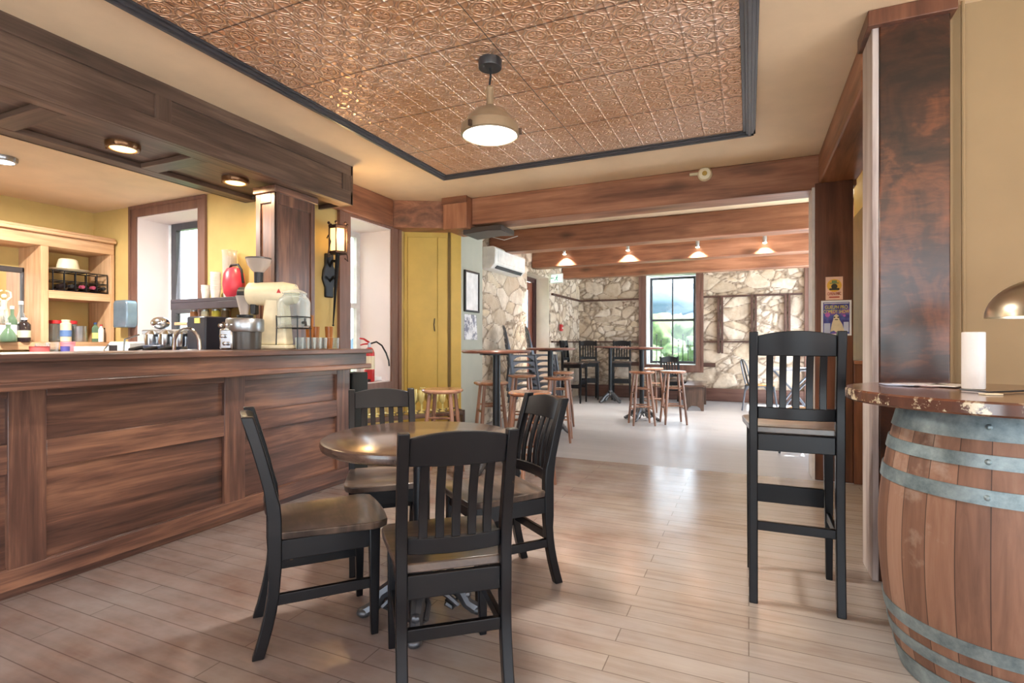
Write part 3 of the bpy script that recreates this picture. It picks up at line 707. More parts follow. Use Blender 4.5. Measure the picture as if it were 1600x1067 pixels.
bottle(26, XM + .02, Z1, .17, .035, M_GLASSG, 'short green bottle between decanter and clear bottle', kind='jar')
x, y, _ = onX(9, 480, XM)
t = thing('figurine', 'small cream figurine with raised arms among the bottles', 'figurine', (x - .03, y, Z1))
MB().lathe([(.04, 0), (.04, .15), (.03, .16)], seg=14).build('plinth', M_GLASSB, t)
mb = MB(); mb.tube([(0, -.012, .16), (0, -.018, .22), (0, -.01, .29)], [.012, .015, .018]).tube([(0, .012, .16), (0, .022, .22), (0, .01, .29)], [.012, .015, .018])
mb.tube([(0, 0, .28), (0, 0, .33), (0, 0, .37)], [.024, .02, .026]).sphere((0, 0, .405), .02)
for s in (-1, 1): mb.tube([(0, s * .022, .37), (0, s * .05, .40), (0, s * .045, .44), (0, s * .012, .455)], [.009, .008, .008, .007])
mb.build('body', M_CREAM, t)
# hat, wine rack
x, y, _ = onX(113, 430, XSF - .17)
t = thing('wine_rack', 'black wire wine rack of two rows of cells on the upper pine shelf', 'wine rack', (XSF - .13, 0, 1.622))
ya, yb = onX(76, 430, XSF - .1)[1], onX(161, 430, XSF - .1)[1]
mb = MB(); W_ = (yb - ya) / 5
for i in range(6):
    for xx in (-.1, .1): mb.tube([(xx, ya + i * W_, 0), (xx, ya + i * W_, .19)], .005, 6)
    for zz in (.006, .095, .19): mb.tube([(-.1, ya + i * W_, zz), (.1, ya + i * W_, zz)], .004, 6)
for zz in (.006, .095, .19):
    for xx in (-.1, .1): mb.tube([(xx, ya, zz), (xx, yb, zz)], .005, 6)
mb.build('wire_frame', M_IRON, t)
for i, nm in ((1, 'second'), (2, 'third'), (3, 'fourth'), (4, 'last')):
    b = thing('wine_bottle', 'dark wine bottle lying in the %s cell of the lower rack row' % nm, 'bottle', (XSF - .13, ya + (i + .5) * W_, 1.622 + .05), group='wine bottles in the rack')
    Mx = Matrix.Rotation(R(90), 4, 'Y')
    MB().lathe([(.0, -.14), (.034, -.135), (.034, .03), (.014, .07), (.013, .12), (.015, .13)], seg=14, M=Mx).build('body', plain('dark_bottle', (50, 40, 40), .15), b)
    MB().lathe([(.017, .09), (.017, .135), (0, .136)], seg=12, M=Mx).build('foil', plain('wine_foil', (150, 60, 84), .3) if i in (2, 3) else M_BLK, b)
t = thing('straw_hat', 'cream felt cowboy hat resting on the wine rack', 'hat', (XSF - .13, (ya + yb) / 2 - .06, 1.622 + .195))
MB().lathe([(.175, .018), (.18, .022), (.14, .004), (.095, .002), (.088, .06), (.075, .115), (.06, .125), (.03, .112), (0, .108)], seg=32, sx=.8).build('crown', M_CREAM, t)
MB().lathe([(.0945, .006), (.093, .022)], seg=32, sx=.8, cap=False).build('band', plain('hat_band', (140, 120, 96)), t)
# lower shelf
def pitcher(px, h, r, mat, lid, label, name='pitcher', hmat=None):
    x, y, _ = onX(px, 500, XSF - .14)
    t = thing(name, label, 'pitcher', (x, y, Z1), .9, group='pitchers on the lower pine shelf')
    MB().lathe([(r * .95, 0), (r, .008), (r * .92, h * .9), (r * .95, h), (r * .88, h), (r * .86, .012), (0, .012)], seg=22).build('body', mat, t)
    MB().tube([(0, r * .9, h * .85), (0, r * 1.5, h * .8), (0, r * 1.65, h * .5), (0, r * 1.3, h * .2), (0, r * .92, h * .18)], .011).build('handle', hmat or mat, t)
    if lid: MB().lathe([(r * .98, h * .86), (r * .98, h * 1.02), (0, h * 1.03)], seg=22).build('lid', lid, t)
pitcher(88, .20, .06, M_GLASS, M_RED, 'clear plastic pitcher with a red lid at the left of the lower shelf')
pitcher(110, .20, .055, M_GLASS, M_RED, 'clear pitcher with a red lid behind the metal jug')
pitcher(122, .155, .075, M_STEEL, None, 'brushed metal jug with a pale curved handle on the lower shelf', hmat=M_CREAM)
x, y, _ = onX(103, 500, XSF - .05)
t = thing('canister', 'cream canister with a blue band on the lower pine shelf', 'canister', (x, y, Z1))
MB().lathe([(.042, 0), (.044, .17), (.03, .185), (.034, .19), (.034, .21), (0, .212)], seg=20).build('body', M_CREAM, t); MB().lathe([(.0455, .05), (.0455, .11)], seg=20, cap=False).build('band', plain('blue_band', (96, 128, 178)), t)
bottle(149, XSF - .1, Z1, .19, .028, M_GLASSG, 'small green bottle with a yellow label on the lower shelf', plain('blue_cap', (50, 70, 120)), 'small bottles on the lower pine shelf', plain('yellow_label', (226, 216, 130)), 'jar')
bottle(158, XSF - .06, Z1, .17, .024, M_WHITE, 'small white bottle with a red cap on the lower shelf', M_RED, 'small bottles on the lower pine shelf', None, 'jar')
bottle(164, XSF - .1, Z1, .14, .02, M_GLASS, 'tiny clear bottle at the right end of the lower shelf', M_BLK, 'small bottles on the lower pine shelf', None, 'jar')
# on the back counter: cups, tools, white box
def cups(loc, n_, r, h, mat, label, cat='cup', name='cup_stack', lean=0):
    mb = MB()
    for i in range(n_): mb.lathe([(r * .72, i * .018), (r, i * .018 + h), (r * 1.05, i * .018 + h), (r * .95, i * .018 + h - .004)], seg=18)
    o = mb.build(name, mat); o.location = loc; return tag(o, label, cat)
XC = XSF + .25
def bc(px): x, y, _ = onX(px, 540, XC); return x, y
x, y = bc(66); cups((x, y, .902), 4, .05, .17, M_GLASS, 'stack of clear plastic cups leaning behind the bar')
x, y = bc(82); cups((x, y, .902), 1, .045, .235, M_GLASS, 'single tall clear plastic cup behind the bar')
x, y = bc(108); cups((x - .02, y, .902), 2, .055, .225, plain('pink_cup', (232, 150, 160), .4), 'pink plastic cup standing behind the bar top')
x, y = bc(96); cups((x + .06, y, .902), 1, .035, .20, plain('blue_cup', (90, 90, 170), .4), 'small blue tumbler beside the pink cup')
x, y = bc(57); cups((x + .05, y, .902), 1, .07, .20, plain('coral_bowl', (232, 110, 110), .4), 'coral red bowl at the left end behind the bar', 'bowl', 'bowl')
x, y = bc(146)
tag(MB().box((x - .13, y - .17, .902), (x + .05, y + .2, 1.10)).build('white_box', M_WHITE, bevel=.01), 'low white appliance box below the pine shelves', 'appliance')
# ---- towel dispenser on the wall left of the window
x0_, _, z1_ = onY(193, 474, YW); x1_, _, z0_ = onY(215, 512, YW)
t = thing('towel_dispenser', 'rounded smoke grey towel dispenser on the wall left of the bar window', 'dispenser', (x0_ + .02, YW - .11, z0_))
MB().prism([(0, 0), (.02, -.0), (.2, 0), (.22, .04), (.22, .24), (.2, .27), (.02, .27), (0, .24)], 0, .105, 1).build('body', plain('dispenser_blue', (128, 148, 164), .2, .4), t, bevel=.012)
MB().box((-.006, .01, .02), (.05, .1, .25)).build('side', M_BLK, t, bevel=.008)

# ---- coffee station (stands on the counter under the window)
YC = 2.95
def cs(px, Y=YC): return onY(px, 520, Y)[0]
t = thing('espresso_machine', 'chrome espresso machine in front of the window behind the bar', 'coffee machine', (cs(282), YC + .05, .902))
MB().box((-.30, -.16, .02), (.34, .18, .30)).build('body', M_CHROME, t, bevel=.02)
MB().box((-.31, -.18, .30), (.35, .19, .34)).build('top_tray', M_STEEL, t, bevel=.01)
MB().box((-.28, -.26, .02), (.32, -.16, .07)).build('drip_tray', M_BLK, t, bevel=.006)
for x_ in (-.16, .02, .2):
    MB().lathe([(.045, .2), (.05, .24), (.05, .30), (.02, .33)], (x_, -.19, 0), 18).build('group_head', M_CHROME, t)
    MB().tube([(x_, -.22, .2), (x_, -.30, .185), (x_, -.36, .17)], [.014, .016, .018]).build('handle', M_BLK, t.children[-1] if t.children else t)
MB().sphere((-.26, -.05, .40), .07, 18, (1.2, 1, .8)).build('cup_dome', M_CHROME, t)
MB().lathe([(.06, .34), (.065, .40), (.04, .43), (0, .435)], (.12, 0, 0), 20).build('boiler_cap', M_CHROME, t)
MB().tube([(-.3, -.2, .3), (-.36, -.28, .26), (-.35, -.3, .12)], .007).build('steam_wand', M_CHROME, t)
x = cs(212); t = thing('card_terminal', 'small white and black counter device left of the espresso machine', 'appliance', (x, YC - .05, .902))
MB().box((-.13, -.1, 0), (.15, .1, .24)).build('body', M_WHITE, t, bevel=.015); MB().box((-.11, -.106, .10), (.0, -.1, .21)).build('screen', M_BLK, t)
MB().tube([(-.15, -.1, .05), (-.19, -.1, .17), (-.12, -.1, .22)], .006).build('arm', M_CHROME, t)
x = cs(250, 2.8); tag(MB().cbox((x, 2.78, 1.01), (.16, .12, .21), .3).build('coffee_tin', plain('navy_tin', (50, 58, 78), .4), bevel=.01), 'dark navy tin standing in front of the espresso machine', 'tin')
x = cs(333); t = thing('coffee_brewer', 'tall black coffee brewer right of the espresso machine with a yellow tag', 'coffee machine', (x, YC - .02, .902))
MB().box((-.12, -.12, 0), (.10, .12, .44)).build('body', plain('brewer_navy', (44, 48, 62), .3), t, bevel=.012)
MB().box((-.02, -.126, .385), (.04, -.12, .425)).build('tag', plain('yellow_tag', (236, 214, 120)), t)
MB().box((-.1, -.2, .02), (.06, -.12, .18)).build('carafe', M_STEEL, t, bevel=.01)
x = cs(352); tag(MB().cbox((x + .02, YC + .1, 1.10), (.16, .2, .40)).build('wooden_crate', M_CANX[2], bevel=.006), 'dark brown wooden box behind the grinder', 'box')
# faucet on the bar's inner sink
fx, fy, _ = onX(292, 530, -3.62)
t = thing('faucet', 'arched chrome faucet rising behind the bar top', 'faucet', (fx, fy, .902)); 
mb = MB(); pts = [(.09 * RGT[0], .09 * RGT[1], 0), (.09 * RGT[0], .09 * RGT[1], .20)]
for i in range(1, 12):
    a = PI * i / 12; pts.append((.09 * math.cos(a) * RGT[0], .09 * math.cos(a) * RGT[1], .22 + .11 * math.sin(a)))
pts += [(-.09 * RGT[0], -.09 * RGT[1], .2), (-.095 * RGT[0], -.095 * RGT[1], .12)]
mb.tube(pts, .012, 10).build('spout', M_CHROME, t); MB().lathe([(.03, 0), (.03, .03), (.02, .04)], (.09 * RGT[0], .09 * RGT[1], 0), 16).build('base', M_CHROME, t)
tag(MB().box((fx - .3, fy - .25, .86), (fx + .12, fy + .3, .901)).box((fx - .3, fy - .25, 0), (fx - .27, fy + .3, .86)).box((fx + .09, fy - .25, 0), (fx + .12, fy + .3, .86)).build('sink_counter', M_STEEL), 'steel sink counter tucked behind the bar front', 'sink')
# wall shelves with cups and jars
xa, xb = onY(310, 470, YW)[0], XL - .05
zs1 = onY(340, 467, YW - .15)[2]; zs2 = onY(340, 503, YW - .15)[2]
t = thing('wall_shelf', 'dark wall shelf right of the bar window holding paper cups', 'shelf', (0, 0, 0), group='wall shelves by the window')
MB().box((xa, YW - .26, zs1 - .03), (xb, YW - .003, zs1)).box((xa, YW - .26, zs1 - .09), (xb, YW - .24, zs1 - .03)).build('board', plain('dark_shelf', (62, 54, 62), .4), t, bevel=.003)
t = thing('wall_shelf', 'pale wooden wall shelf below the paper cups, holding jars', 'shelf', (0, 0, 0), group='wall shelves by the window')
MB().box((xa + .02, YW - .24, zs2 - .025), (xb, YW - .003, zs2)).build('board', M_PINEX[0], t, bevel=.003)
ys_ = YW - .13
M_CUP = plain('paper_cup', (232, 226, 220), .6)
cups((onY(322, 450, ys_)[0], ys_, zs1 + .001), 3, .04, .09, M_CUP, 'short stack of white paper cups at the left of the dark shelf')
cups((onY(337, 450, ys_)[0], ys_, zs1 + .001), 9, .043, .09, M_CUP, 'taller stack of white paper cups on the dark shelf')
t = thing('paper_bag', 'tall clear bag of paper cups leaning on the wall above the shelf', 'bag', (onY(352, 450, ys_)[0], ys_ + .04, zs1 + .001))
mb = MB()
for i in range(24): mb.lathe([(.032, i * .012), (.04, i * .012 + .09), (.042, i * .012 + .09)], seg=16)
mb.build('cup_column', M_CUP, t); MB().lathe([(.045, 0), (.05, .1), (.058, .40), (.062, .42)], seg=16, cap=False).build('wrap', glassy('plastic_wrap', (230, 225, 220), .75), t)
t = thing('red_pot', 'rounded red pot with a black handle on the dark shelf', 'pot', (onY(372, 450, ys_)[0] + .0, ys_ - .04, zs1 + .001))
MB().lathe([(.06, 0), (.09, .04), (.1, .12), (.09, .2), (.06, .245), (0, .26)], seg=24, sx=1, sy=.8).build('body', plain('coral_red', (206, 60, 78), .35), t)
MB().tube([(-.05, 0, .25), (-.03, 0, .275), (.05, 0, .275), (.09, 0, .23), (.11, 0, .12)], .010).build('handle', M_BLK, t)
jc = [((190, 130, 90), 308), ((236, 224, 190), 316), ((240, 236, 210), 325), ((232, 220, 110), 334), ((240, 228, 96), 342), ((214, 160, 120), 350), ((120, 100, 70), 357)]
ord_ = ['leftmost tan', 'cream', 'ivory', 'pale yellow', 'bright yellow', 'salmon', 'olive brown']
for k, (cj, px) in enumerate(jc):
    t = thing('spice_jar', 'small %s jar on the pale shelf below the paper cups' % ord_[k], 'jar', (onY(px, 490, ys_)[0], ys_ + (.03 if k % 2 else -.03), zs2 + .001), group='jars on the pale shelf')
    MB().lathe([(.03, 0), (.031, .085), (.025, .095)], seg=14).build('body', plain('jar_%d' % k, cj, .3), t); MB().lathe([(.028, .095), (.028, .11), (0, .111)], seg=14).build('lid', M_STEEL, t)
tag(blob((onY(345, 480, ys_)[0], ys_ + .06, zs2 + .15), .05, (1.5, .8, .8), 3, 'bread_loaf', plain('brown_bread', (128, 100, 84), .8)), 'small round brown bundle lying behind the jars', 'bundle')

# ---- on the bar top
BT = 1.087
def ob(px, X=-3.12): x, y, _ = onX(px, 540, X); return (x, y, BT)
l = ob(383, -3.16); t = thing('burr_grinder', 'silver drum coffee grinder at the left of the big cream grinder', 'coffee grinder', l, YAW)
MB().lathe([(.115, .12), (.12, .13), (.12, .20), (.115, .21), (.06, .215), (.02, .222), (0, .222)], seg=32).build('drum', M_STEEL, t)
MB().lathe([(.10, 0), (.105, .12)], seg=32).build('body', plain('dark_body', (66, 60, 56), .3), t)
MB().box((-.12, -.11, 0), (-.03, -.04, .14)).build('gearbox', M_CHROME, t, bevel=.012)
for x_, z_ in ((-.1, .16), (-.06, .165), (-.09, .09), (-.07, .04)): MB().lathe([(.012, 0), (.014, .02), (0, .024)], seg=12, M=Matrix.Translation((x_, -.115, z_)) @ Matrix.Rotation(R(90), 4, 'X')).build('knob', M_CHROME, t)
MB().lathe([(.05, .22), (.055, .235), (0, .24)], seg=20).build('lid', M_BLK, t)
l = ob(432, -3.14); t = thing('coffee_grinder', 'large cream shop coffee grinder with a bowl hopper on the bar', 'coffee grinder', l, YAW)
MB().box((-.20, -.12, 0), (.12, .12, .03)).build('base', M_CREAM, t, bevel=.01)
MB().loft([[Vector((x_, y_, z_)) for x_, y_ in ((a, -.07), (b, -.07), (b, .07), (a, .07))] for z_, a, b in ((.03, -.10, .10), (.2, -.075, .085), (.36, -.06, .07), (.40, -.08, .08))]).build('column', M_CREAM, t, bevel=.015)
My = Matrix.Translation((0, 0, .40)) @ Matrix.Rotation(R(90), 4, 'Y')
MB().lathe([(.07, -.20), (.082, -.19), (.085, -.05), (.088, .05), (.07, .14), (.03, .16), (0, .162)], seg=28, M=My).build('motor_housing', M_CREAM, t)
MB().lathe([(.04, -.27), (.05, -.262), (.052, -.2), (.03, -.195)], seg=24, M=My).build('dial', M_BLK, t)
MB().lathe([(.03, .46), (.032, .56), (.025, .565)], (-.13, 0, 0), 20).build('neck', M_BLK, t)
MB().lathe([(.03, .555), (.05, .575), (.075, .61), (.088, .655), (.086, .655), (.06, .60), (.03, .57)], (-.13, 0, 0), 28).build('hopper', glassy('smoky_plastic', (200, 186, 176), .35), t)
MB().lathe([(.0885, .65), (.0885, .662), (0, .664)], (-.13, 0, 0), 28).build('hopper_lid', plain('lid_grey', (90, 82, 80), .3), t)
MB().box((-.18, -.03, .25), (-.14, .03, .33)).build('chute', M_BLK, t, bevel=.008)
MB().lathe([(.02, .22), (.055, .38), (.06, .385)], (-.235, 0, 0), 16).build('bag', glassy('clear_bag', (222, 212, 206), .5), t)
MB().prism([(.04, .40), (.055, .43), (.07, .40)], -.091, -.087, 1).build('badge', plain('badge_red', (196, 60, 60)), t)
l = ob(459, -3.02); t = thing('water_dispenser', 'ribbed glass water dispenser with a black tap in a wire stand', 'drink dispenser', l, YAW)
MB().lathe([(.10, .155), (.112, .17), (.115, .34), (.10, .37), (.085, .38), (.085, .40), (.083, .395), (.095, .365), (.11, .33), (.107, .175)], seg=32).build('jar', M_GLASS, t)
MB().lathe([(.09, .395), (.092, .405), (.07, .42), (.03, .435), (.015, .44), (.022, .455), (.015, .468), (0, .47)], seg=28).build('lid', M_GLASS, t)
mb = MB()
for a in range(4): c_, s_ = math.cos(a * PI / 2 + .6), math.sin(a * PI / 2 + .6); mb.tube([(c_ * .12, s_ * .12, 0), (c_ * .115, s_ * .115, .16), (c_ * .118, s_ * .118, .24)], .004, 6)
for z_ in (.15, .23): mb.tube([(.119 * math.cos(a * PI / 10), .119 * math.sin(a * PI / 10), z_) for a in range(20)], .004, 6, True)
mb.build('wire_stand', M_IRON, t)
mb = MB(); mb.tube([(.09, -.06, .19), (.12, -.09, .19), (.125, -.095, .165)], .010).tube([(.115, -.085, .19), (.115, -.085, .22)], .007); mb.build('tap', M_BLK, t)
# glassware
k = 0
glz = [('clear', M_GLASS, 468), ('clear', M_GLASS, 477), ('clear', M_GLASS, 487), ('clear', M_GLASS, 496), ('clear', M_GLASS, 505), ('amber', M_GLASSB, 514), ('clear', M_GLASS, 524)]
where = ['behind the dispenser leg', 'second from the dispenser', 'third from the dispenser', 'in the middle of the row', 'left of the amber tumbler', 'low in the front row', 'at the right end of the row']
mbt = MB().lathe([(.026, 0), (.031, .085), (.029, .085), (.024, .006), (0, .006)], seg=16).build('drinking_glass', M_GLASS)
for k, (nm, m_, px) in enumerate(glz):
    o = mbt if k == 0 else mbt.copy()
    if k: COL.objects.link(o)
    if m_ is not M_GLASS: o.data = mbt.data.copy(); o.data.materials[0] = m_
    o.location = ob(px, -3.0); tag(o, '%s glass tumbler on the bar %s' % (nm, where[k]), 'glass', 'tumblers on the bar')
amb = [(484, 0), (493, 0), (502, 0), (484, 1), (493, 1), (484, 2), (514, 1)]
for k, (px, lv) in enumerate(amb):
    o = mbt.copy(); COL.objects.link(o); o.data = mbt.data.copy(); o.data.materials[0] = M_GLASSB
    l = ob(px, -3.0 if px == 514 else -3.12); o.location = (l[0], l[1], BT + lv * .0865)
    tag(o, ['amber tumbler at the bottom left of the amber pile', 'amber tumbler at the bottom middle of the amber pile', 'amber tumbler at the bottom right of the amber pile', 'amber tumbler on the second tier, left', 'amber tumbler on the second tier, right', 'amber tumbler topmost on the pile', 'amber tumbler stacked on the amber one of the front row'][k], 'glass', 'stacked amber tumblers on the bar')

# ---- torch sconce
l = onX(512, 430, XL); l = (l[0], l[1], l[2] - .04)
t = thing('wall_sconce', 'black iron torch sconce with a glowing amber lantern on the gold wall', 'wall lamp', (XL, l[1], l[2]))
MB().prism([(-.05, -.17), (.05, -.17), (.05, -.08), (.085, 0), (.07, .1), (.05, .13), (.05, .24), (-.05, .24), (-.05, .13), (-.075, .08), (-.085, 0), (-.05, -.08)], 0, .03, 0).build('backplate', M_IRON, t, bevel=.01)
ax, ay = .13, -.03
mb = MB(); mb.tube([(.02, 0, .12), (.07, -.01, .17), (ax - .015, ay, .16)], .014).tube([(.02, 0, -.02), (.08, -.01, .02), (ax - .02, ay, -.0)], .012); mb.build('arm', M_IRON, t)
MB().tube([(ax + .02, ay, .25), (ax, ay, 0), (ax - .035, ay, -.42)], [.022, .016, .006], 8).sphere((ax - .036, ay, -.43), .01).build('torch_stem', M_IRON, t)
lx, lz = ax + .022, .225
mb = MB(); mb.lathe([(.085, lz), (.085, lz + .02), (.05, lz + .02)], (lx, ay, 0), 6).lathe([(.085, lz + .225), (.09, lz + .25), (.03, lz + .27), (0, lz + .275)], (lx, ay, 0), 6)
for k in range(6): a = k * PI / 3; mb.tube([(lx + .08 * math.cos(a), ay + .08 * math.sin(a), lz), (lx + .08 * math.cos(a), ay + .08 * math.sin(a), lz + .26)], .007, 6); mb.sphere((lx + .085 * math.cos(a), ay + .085 * math.sin(a), lz + .275), .013, 8)
for s in (-1, 1): mb.tube([(lx, ay + s * .09, lz - .03), (lx, ay + s * .13, lz - .05), (lx, ay + s * .125, lz - .01), (lx, ay + s * .095, lz + .1), (lx, ay + s * .125, lz + .15), (lx, ay + s * .14, lz + .12)], .006, 6)
mb.build('cage', plain('rusty_iron', (70, 48, 40), .5, .3), t)
MB().lathe([(.068, lz + .02), (.07, lz + .225)], (lx, ay, 0), 6).build('glass', emit('amber_lantern_glass', (255, 200, 112), .9), t)
light('POINT', (XL + .22, l[1] - .03, l[2] + .38), (0, 0, 0), 5, (1, .66, .3), .05)

# ---- extinguisher on the sill and sill items
l = onX(575, 600, XL + .06)
t = thing('fire_extinguisher', 'red fire extinguisher with a black hose beside the bar end', 'fire extinguisher', (XL - .06, onX(577, 560, XL - .06)[1], W2[2] + .014), .4)
MB().lathe([(.05, 0), (.055, .012), (.055, .30), (.04, .345), (.02, .36)], seg=22).build('cylinder', M_RED, t); MB().lathe([(.0565, .13), (.0565, .27)], seg=22, cap=False).build('paper_label', M_CREAM, t)
MB().lathe([(.018, .355), (.018, .41), (0, .412)], seg=12).build('valve', M_STEEL, t)
mb = MB(); mb.tube([(0, .0, .41), (-.05, -.03, .45), (-.09, -.05, .455)], [.012, .010, .008]).tube([(0, 0, .40), (-.05, -.03, .395), (-.08, -.05, .385)], [.01, .008, .007]); mb.build('handle', M_RED, t)
MB().tube([(.01, 0, .40), (.07, .02, .42), (.12, .05, .38), (.16, .07, .30), (.185, .08, .22), (.19, .085, .16)], .009).build('hose', M_BLK, t)
o = tag(MB().cbox((XL - .14, 4.62, W2[2] + .035), (.16, .2, .04)).build('paper_stack', M_PAPER, bevel=.004), 'small stack of white napkins on the deep window sill', 'napkins')
o = tag(MB().sphere((XL - .04, 4.47, W2[2] + .03), .022, 12, (1.4, 1, .7)).build('black_mouse', M_BLK), 'small dark lump on the deep window sill', 'trinket')

# ---- low glassware shelf under the cupboard
t = thing('low_shelf', 'low grey-brown shelf crate packed with glassware beside the cupboard', 'shelf', (-3.10, 4.30, 0), 1.02)
MB().box((-.42, -.15, .40), (.62, .15, .44)).box((-.42, -.15, .05), (.62, .15, .08)).build('shelf_board', M_CANX[0], t, bevel=.003)
for x_ in (-.42, .6): MB().box((x_, -.15, 0), (x_ + .025, .15, .45)).build('side', M_CANX[2], t)
gob = MB().lathe([(.03, 0), (.03, .006), (.006, .02), (.006, .09), (.028, .12), (.034, .17), (.03, .22), (.028, .22), (.03, .17), (.02, .125), (0, .12)], seg=14).build('goblet', plain('gold_glass', (226, 208, 136), .15, .2))
cols = [glassy('gold_glass2', (238, 226, 160), .3), M_GLASS, plain('brass', (190, 160, 90), .3, .8)]
rz = 1.02; k = 0
for i in range(13):
    for j in range(2):
        lx_, ly_ = -.36 + i * .077, -.07 + j * .14
        x_ = -3.10 + math.cos(rz) * lx_ - math.sin(rz) * ly_; y_ = 4.30 + math.sin(rz) * lx_ + math.cos(rz) * ly_
        o = gob if k == 0 else gob.copy()
        if k: COL.objects.link(o)
        if k % 3 == 1: o.data = gob.data.copy(); o.data.materials[0] = cols[i % 3]
        o.location = (x_, y_, .441); o.scale = (1, 1, .85 + .3 * ((k * 7) % 5) / 5)
        tag(o, 'tall gilt-tinted goblet among the glassware packed on the low shelf', 'goblet', 'goblets on the low shelf'); k += 1

# ================================================================= WALL ITEMS
def wall_frame(ya, yb, z0, z1, label, mat_in, cat='picture'):
    t = thing('picture_frame', label, cat, (-3.044, ya, z0))
    W_, H_ = yb - ya, z1 - z0; mb = MB()
    mb.box((0, 0, 0), (.025, .022, H_)).box((0, W_ - .022, 0), (.025, W_, H_)).box((0, .022, 0), (.025, W_ - .022, .022)).box((0, .022, H_ - .022), (.025, W_ - .022, H_)); mb.build('frame', M_BLK, t, bevel=.003)
    MB().box((0, .02, .02), (.012, W_ - .02, H_ - .02)).build('picture', mat_in, t)
wall_frame(5.44, 5.80, 1.50, 1.99, 'black framed white sheet on the grey partition wall', M_PAPER)
n = NT('sketch_print'); a = n.noise(n.coord((3, 3, 3)), 4, 4, .7); M_SK = n.fin(n.ramp(a, [(.42, srgb(120, 122, 140)), (.55, srgb(232, 232, 236))]), .6)
t = thing('pinned_print', 'curling printed sheet pinned below the black frame', 'poster', (-3.043, 5.45, 1.17))
MB().loft([[Vector((.004 + .03 * abs(math.sin(i * .6)) * (1 - j), i * .05, j * .3)) for i in range(7)] + [Vector((.001, i * .05, j * .3)) for i in range(6, -1, -1)] for j in (0, 1)]).build('sheet', M_SK, t)
# air conditioner
t = thing('air_conditioner', 'white split air conditioner high on the left stone wall', 'air conditioner', (XS + .04, 6.42 + .0, 2.14))
MB().prism([(0, 0), (.16, 0), (.23, .06), (.235, .27), (.2, .3), (0, .3)], 0, 1.05, 1).build('body', M_WHITE, t, bevel=.012)
MB().cbox((.20, .53, .028), (.012, .88, .05), ry=R(40)).build('louvre', plain('ac_louvre', (70, 74, 78), .4), t)
MB().cbox((.236, .53, .17), (.006, .9, .15)).build('front_panel', plain('ac_panel', (240, 240, 238), .25), t, bevel=.002)
# exit sign
t = thing('exit_sign', 'green and white running man exit sign above the side entrance', 'exit sign', (XS + .13, 9.32, 2.24), R(-12))
MB().box((-.13, -.02, 0), (.13, .02, .17)).build('housing', M_WHITE, t, bevel=.004)
MB().box((-.115, -.024, .015), (.115, -.02, .155)).build('face', emit('sign_green', (190, 236, 214), .5), t)
mb = MB(); mb.sphere((.03, -.026, .13), .012, 10, (1, .3, 1)); mb.tube([(.025, -.026, .115), (.01, -.026, .075)], .010, 6).tube([(.01, -.026, .078), (.035, -.026, .055), (.03, -.026, .028)], .007, 6).tube([(.01, -.026, .078), (-.012, -.026, .055), (-.035, -.026, .05)], .007, 6).tube([(.022, -.026, .11), (.045, -.026, .09)], .005, 6).tube([(.022, -.026, .11), (-.005, -.026, .1)], .005, 6)
mb.box((-.09, -.027, .085), (-.045, -.024, .1)).prism([(-.09, .075), (-.11, .0925), (-.09, .11)], -.027, -.024, 1); mb.build('symbol', plain('exit_green', (30, 130, 90), .4), t)
MB().tube([(0, 0, .17), (0, 0, .3)], .006).build('hanger', M_STEEL, t)
t = thing('fire_alarm', 'small red fire alarm pull on the left stone wall', 'alarm', (XS + .05, 9.75, 1.36))
MB().box((0, -.045, 0), (.05, .045, .13)).build('box', M_RED, t, bevel=.006); MB().box((.05, -.03, .05), (.056, .03, .07)).build('pull_bar', M_WHITE, t)
tag(MB().tube([(XS + .05, 9.75, 1.5), (XS + .045, 9.76, 2.2), (XS + .05, 9.75, 2.38)], .008, 6).build('wall_conduit', plain('conduit', (190, 170, 150)), None), 'thin conduit rising from the red fire alarm', 'conduit')

# posters on the rear column
def poster(px0, px1, py0, py1, label, mat):
    x0_, _, z1_ = onY(px0, py0, 5.028); x1_, _, z0_ = onY(px1, py1, 5.028)
    t = thing('poster', label, 'poster', (x0_, 5.026, z0_), group='posters on the column')
    MB().box((0, 0, 0), (x1_ - x0_, .003, z1_ - z0_)).build('sheet', mat, t); return t, x1_ - x0_, z1_ - z0_
t, W_, H_ = poster(1290, 1317, 433, 468, 'small peach poster reading OPEN MIC, above the comedy poster', plain('peach_paper', (240, 200, 176), .6))
FR = (PI / 2, 0, 0)
MB().lathe([(.052, -.001), (.052, .001)], seg=28, M=Matrix.Translation((W_ / 2, -.0015, H_ * .62)) @ Matrix.Rotation(PI / 2, 4, 'X')).build('yellow_disc', plain('disc_yellow', (232, 180, 72), .6), t)
mb = MB(); Mx = Matrix.Translation((W_ / 2, -.0035, H_ * .58)) @ Matrix.Rotation(PI / 2, 4, 'X')
mb.lathe([(.022, -.001), (.022, .001)], seg=16, M=Mx).box((W_ / 2 - .035, -.004, H_ * .42), (W_ / 2 + .035, -.003, H_ * .5)); mb.build('animal_shape', plain('ink_dark', (60, 58, 50), .6), t)
mb = MB(); mb.box((W_ / 2 - .032, -.0052, H_ * .70), (W_ / 2 + .032, -.0044, H_ * .74)).box((W_ / 2 - .018, -.0052, H_ * .74), (W_ / 2 + .018, -.0044, H_ * .84)); mb.build('hat_shape', plain('ink_green', (120, 140, 90), .6), t)
text_mesh('lettering', 'OPEN MIC', .036, plain('ink_red', (180, 60, 50), .6), t, (W_ / 2, -.004, H_ * .2), FR, fit=W_ * .8)
MB().box((W_ * .2, -.003, H_ * .09), (W_ * .8, -.001, H_ * .14)).build('red_bar', plain('ink_red', (180, 60, 50), .6), t)
t, W_, H_ = poster(1283, 1330.5, 470, 524, 'larger purple poster for the GUELPH PRO COMEDY SHOW with a ghost drawing', M_PAPER)
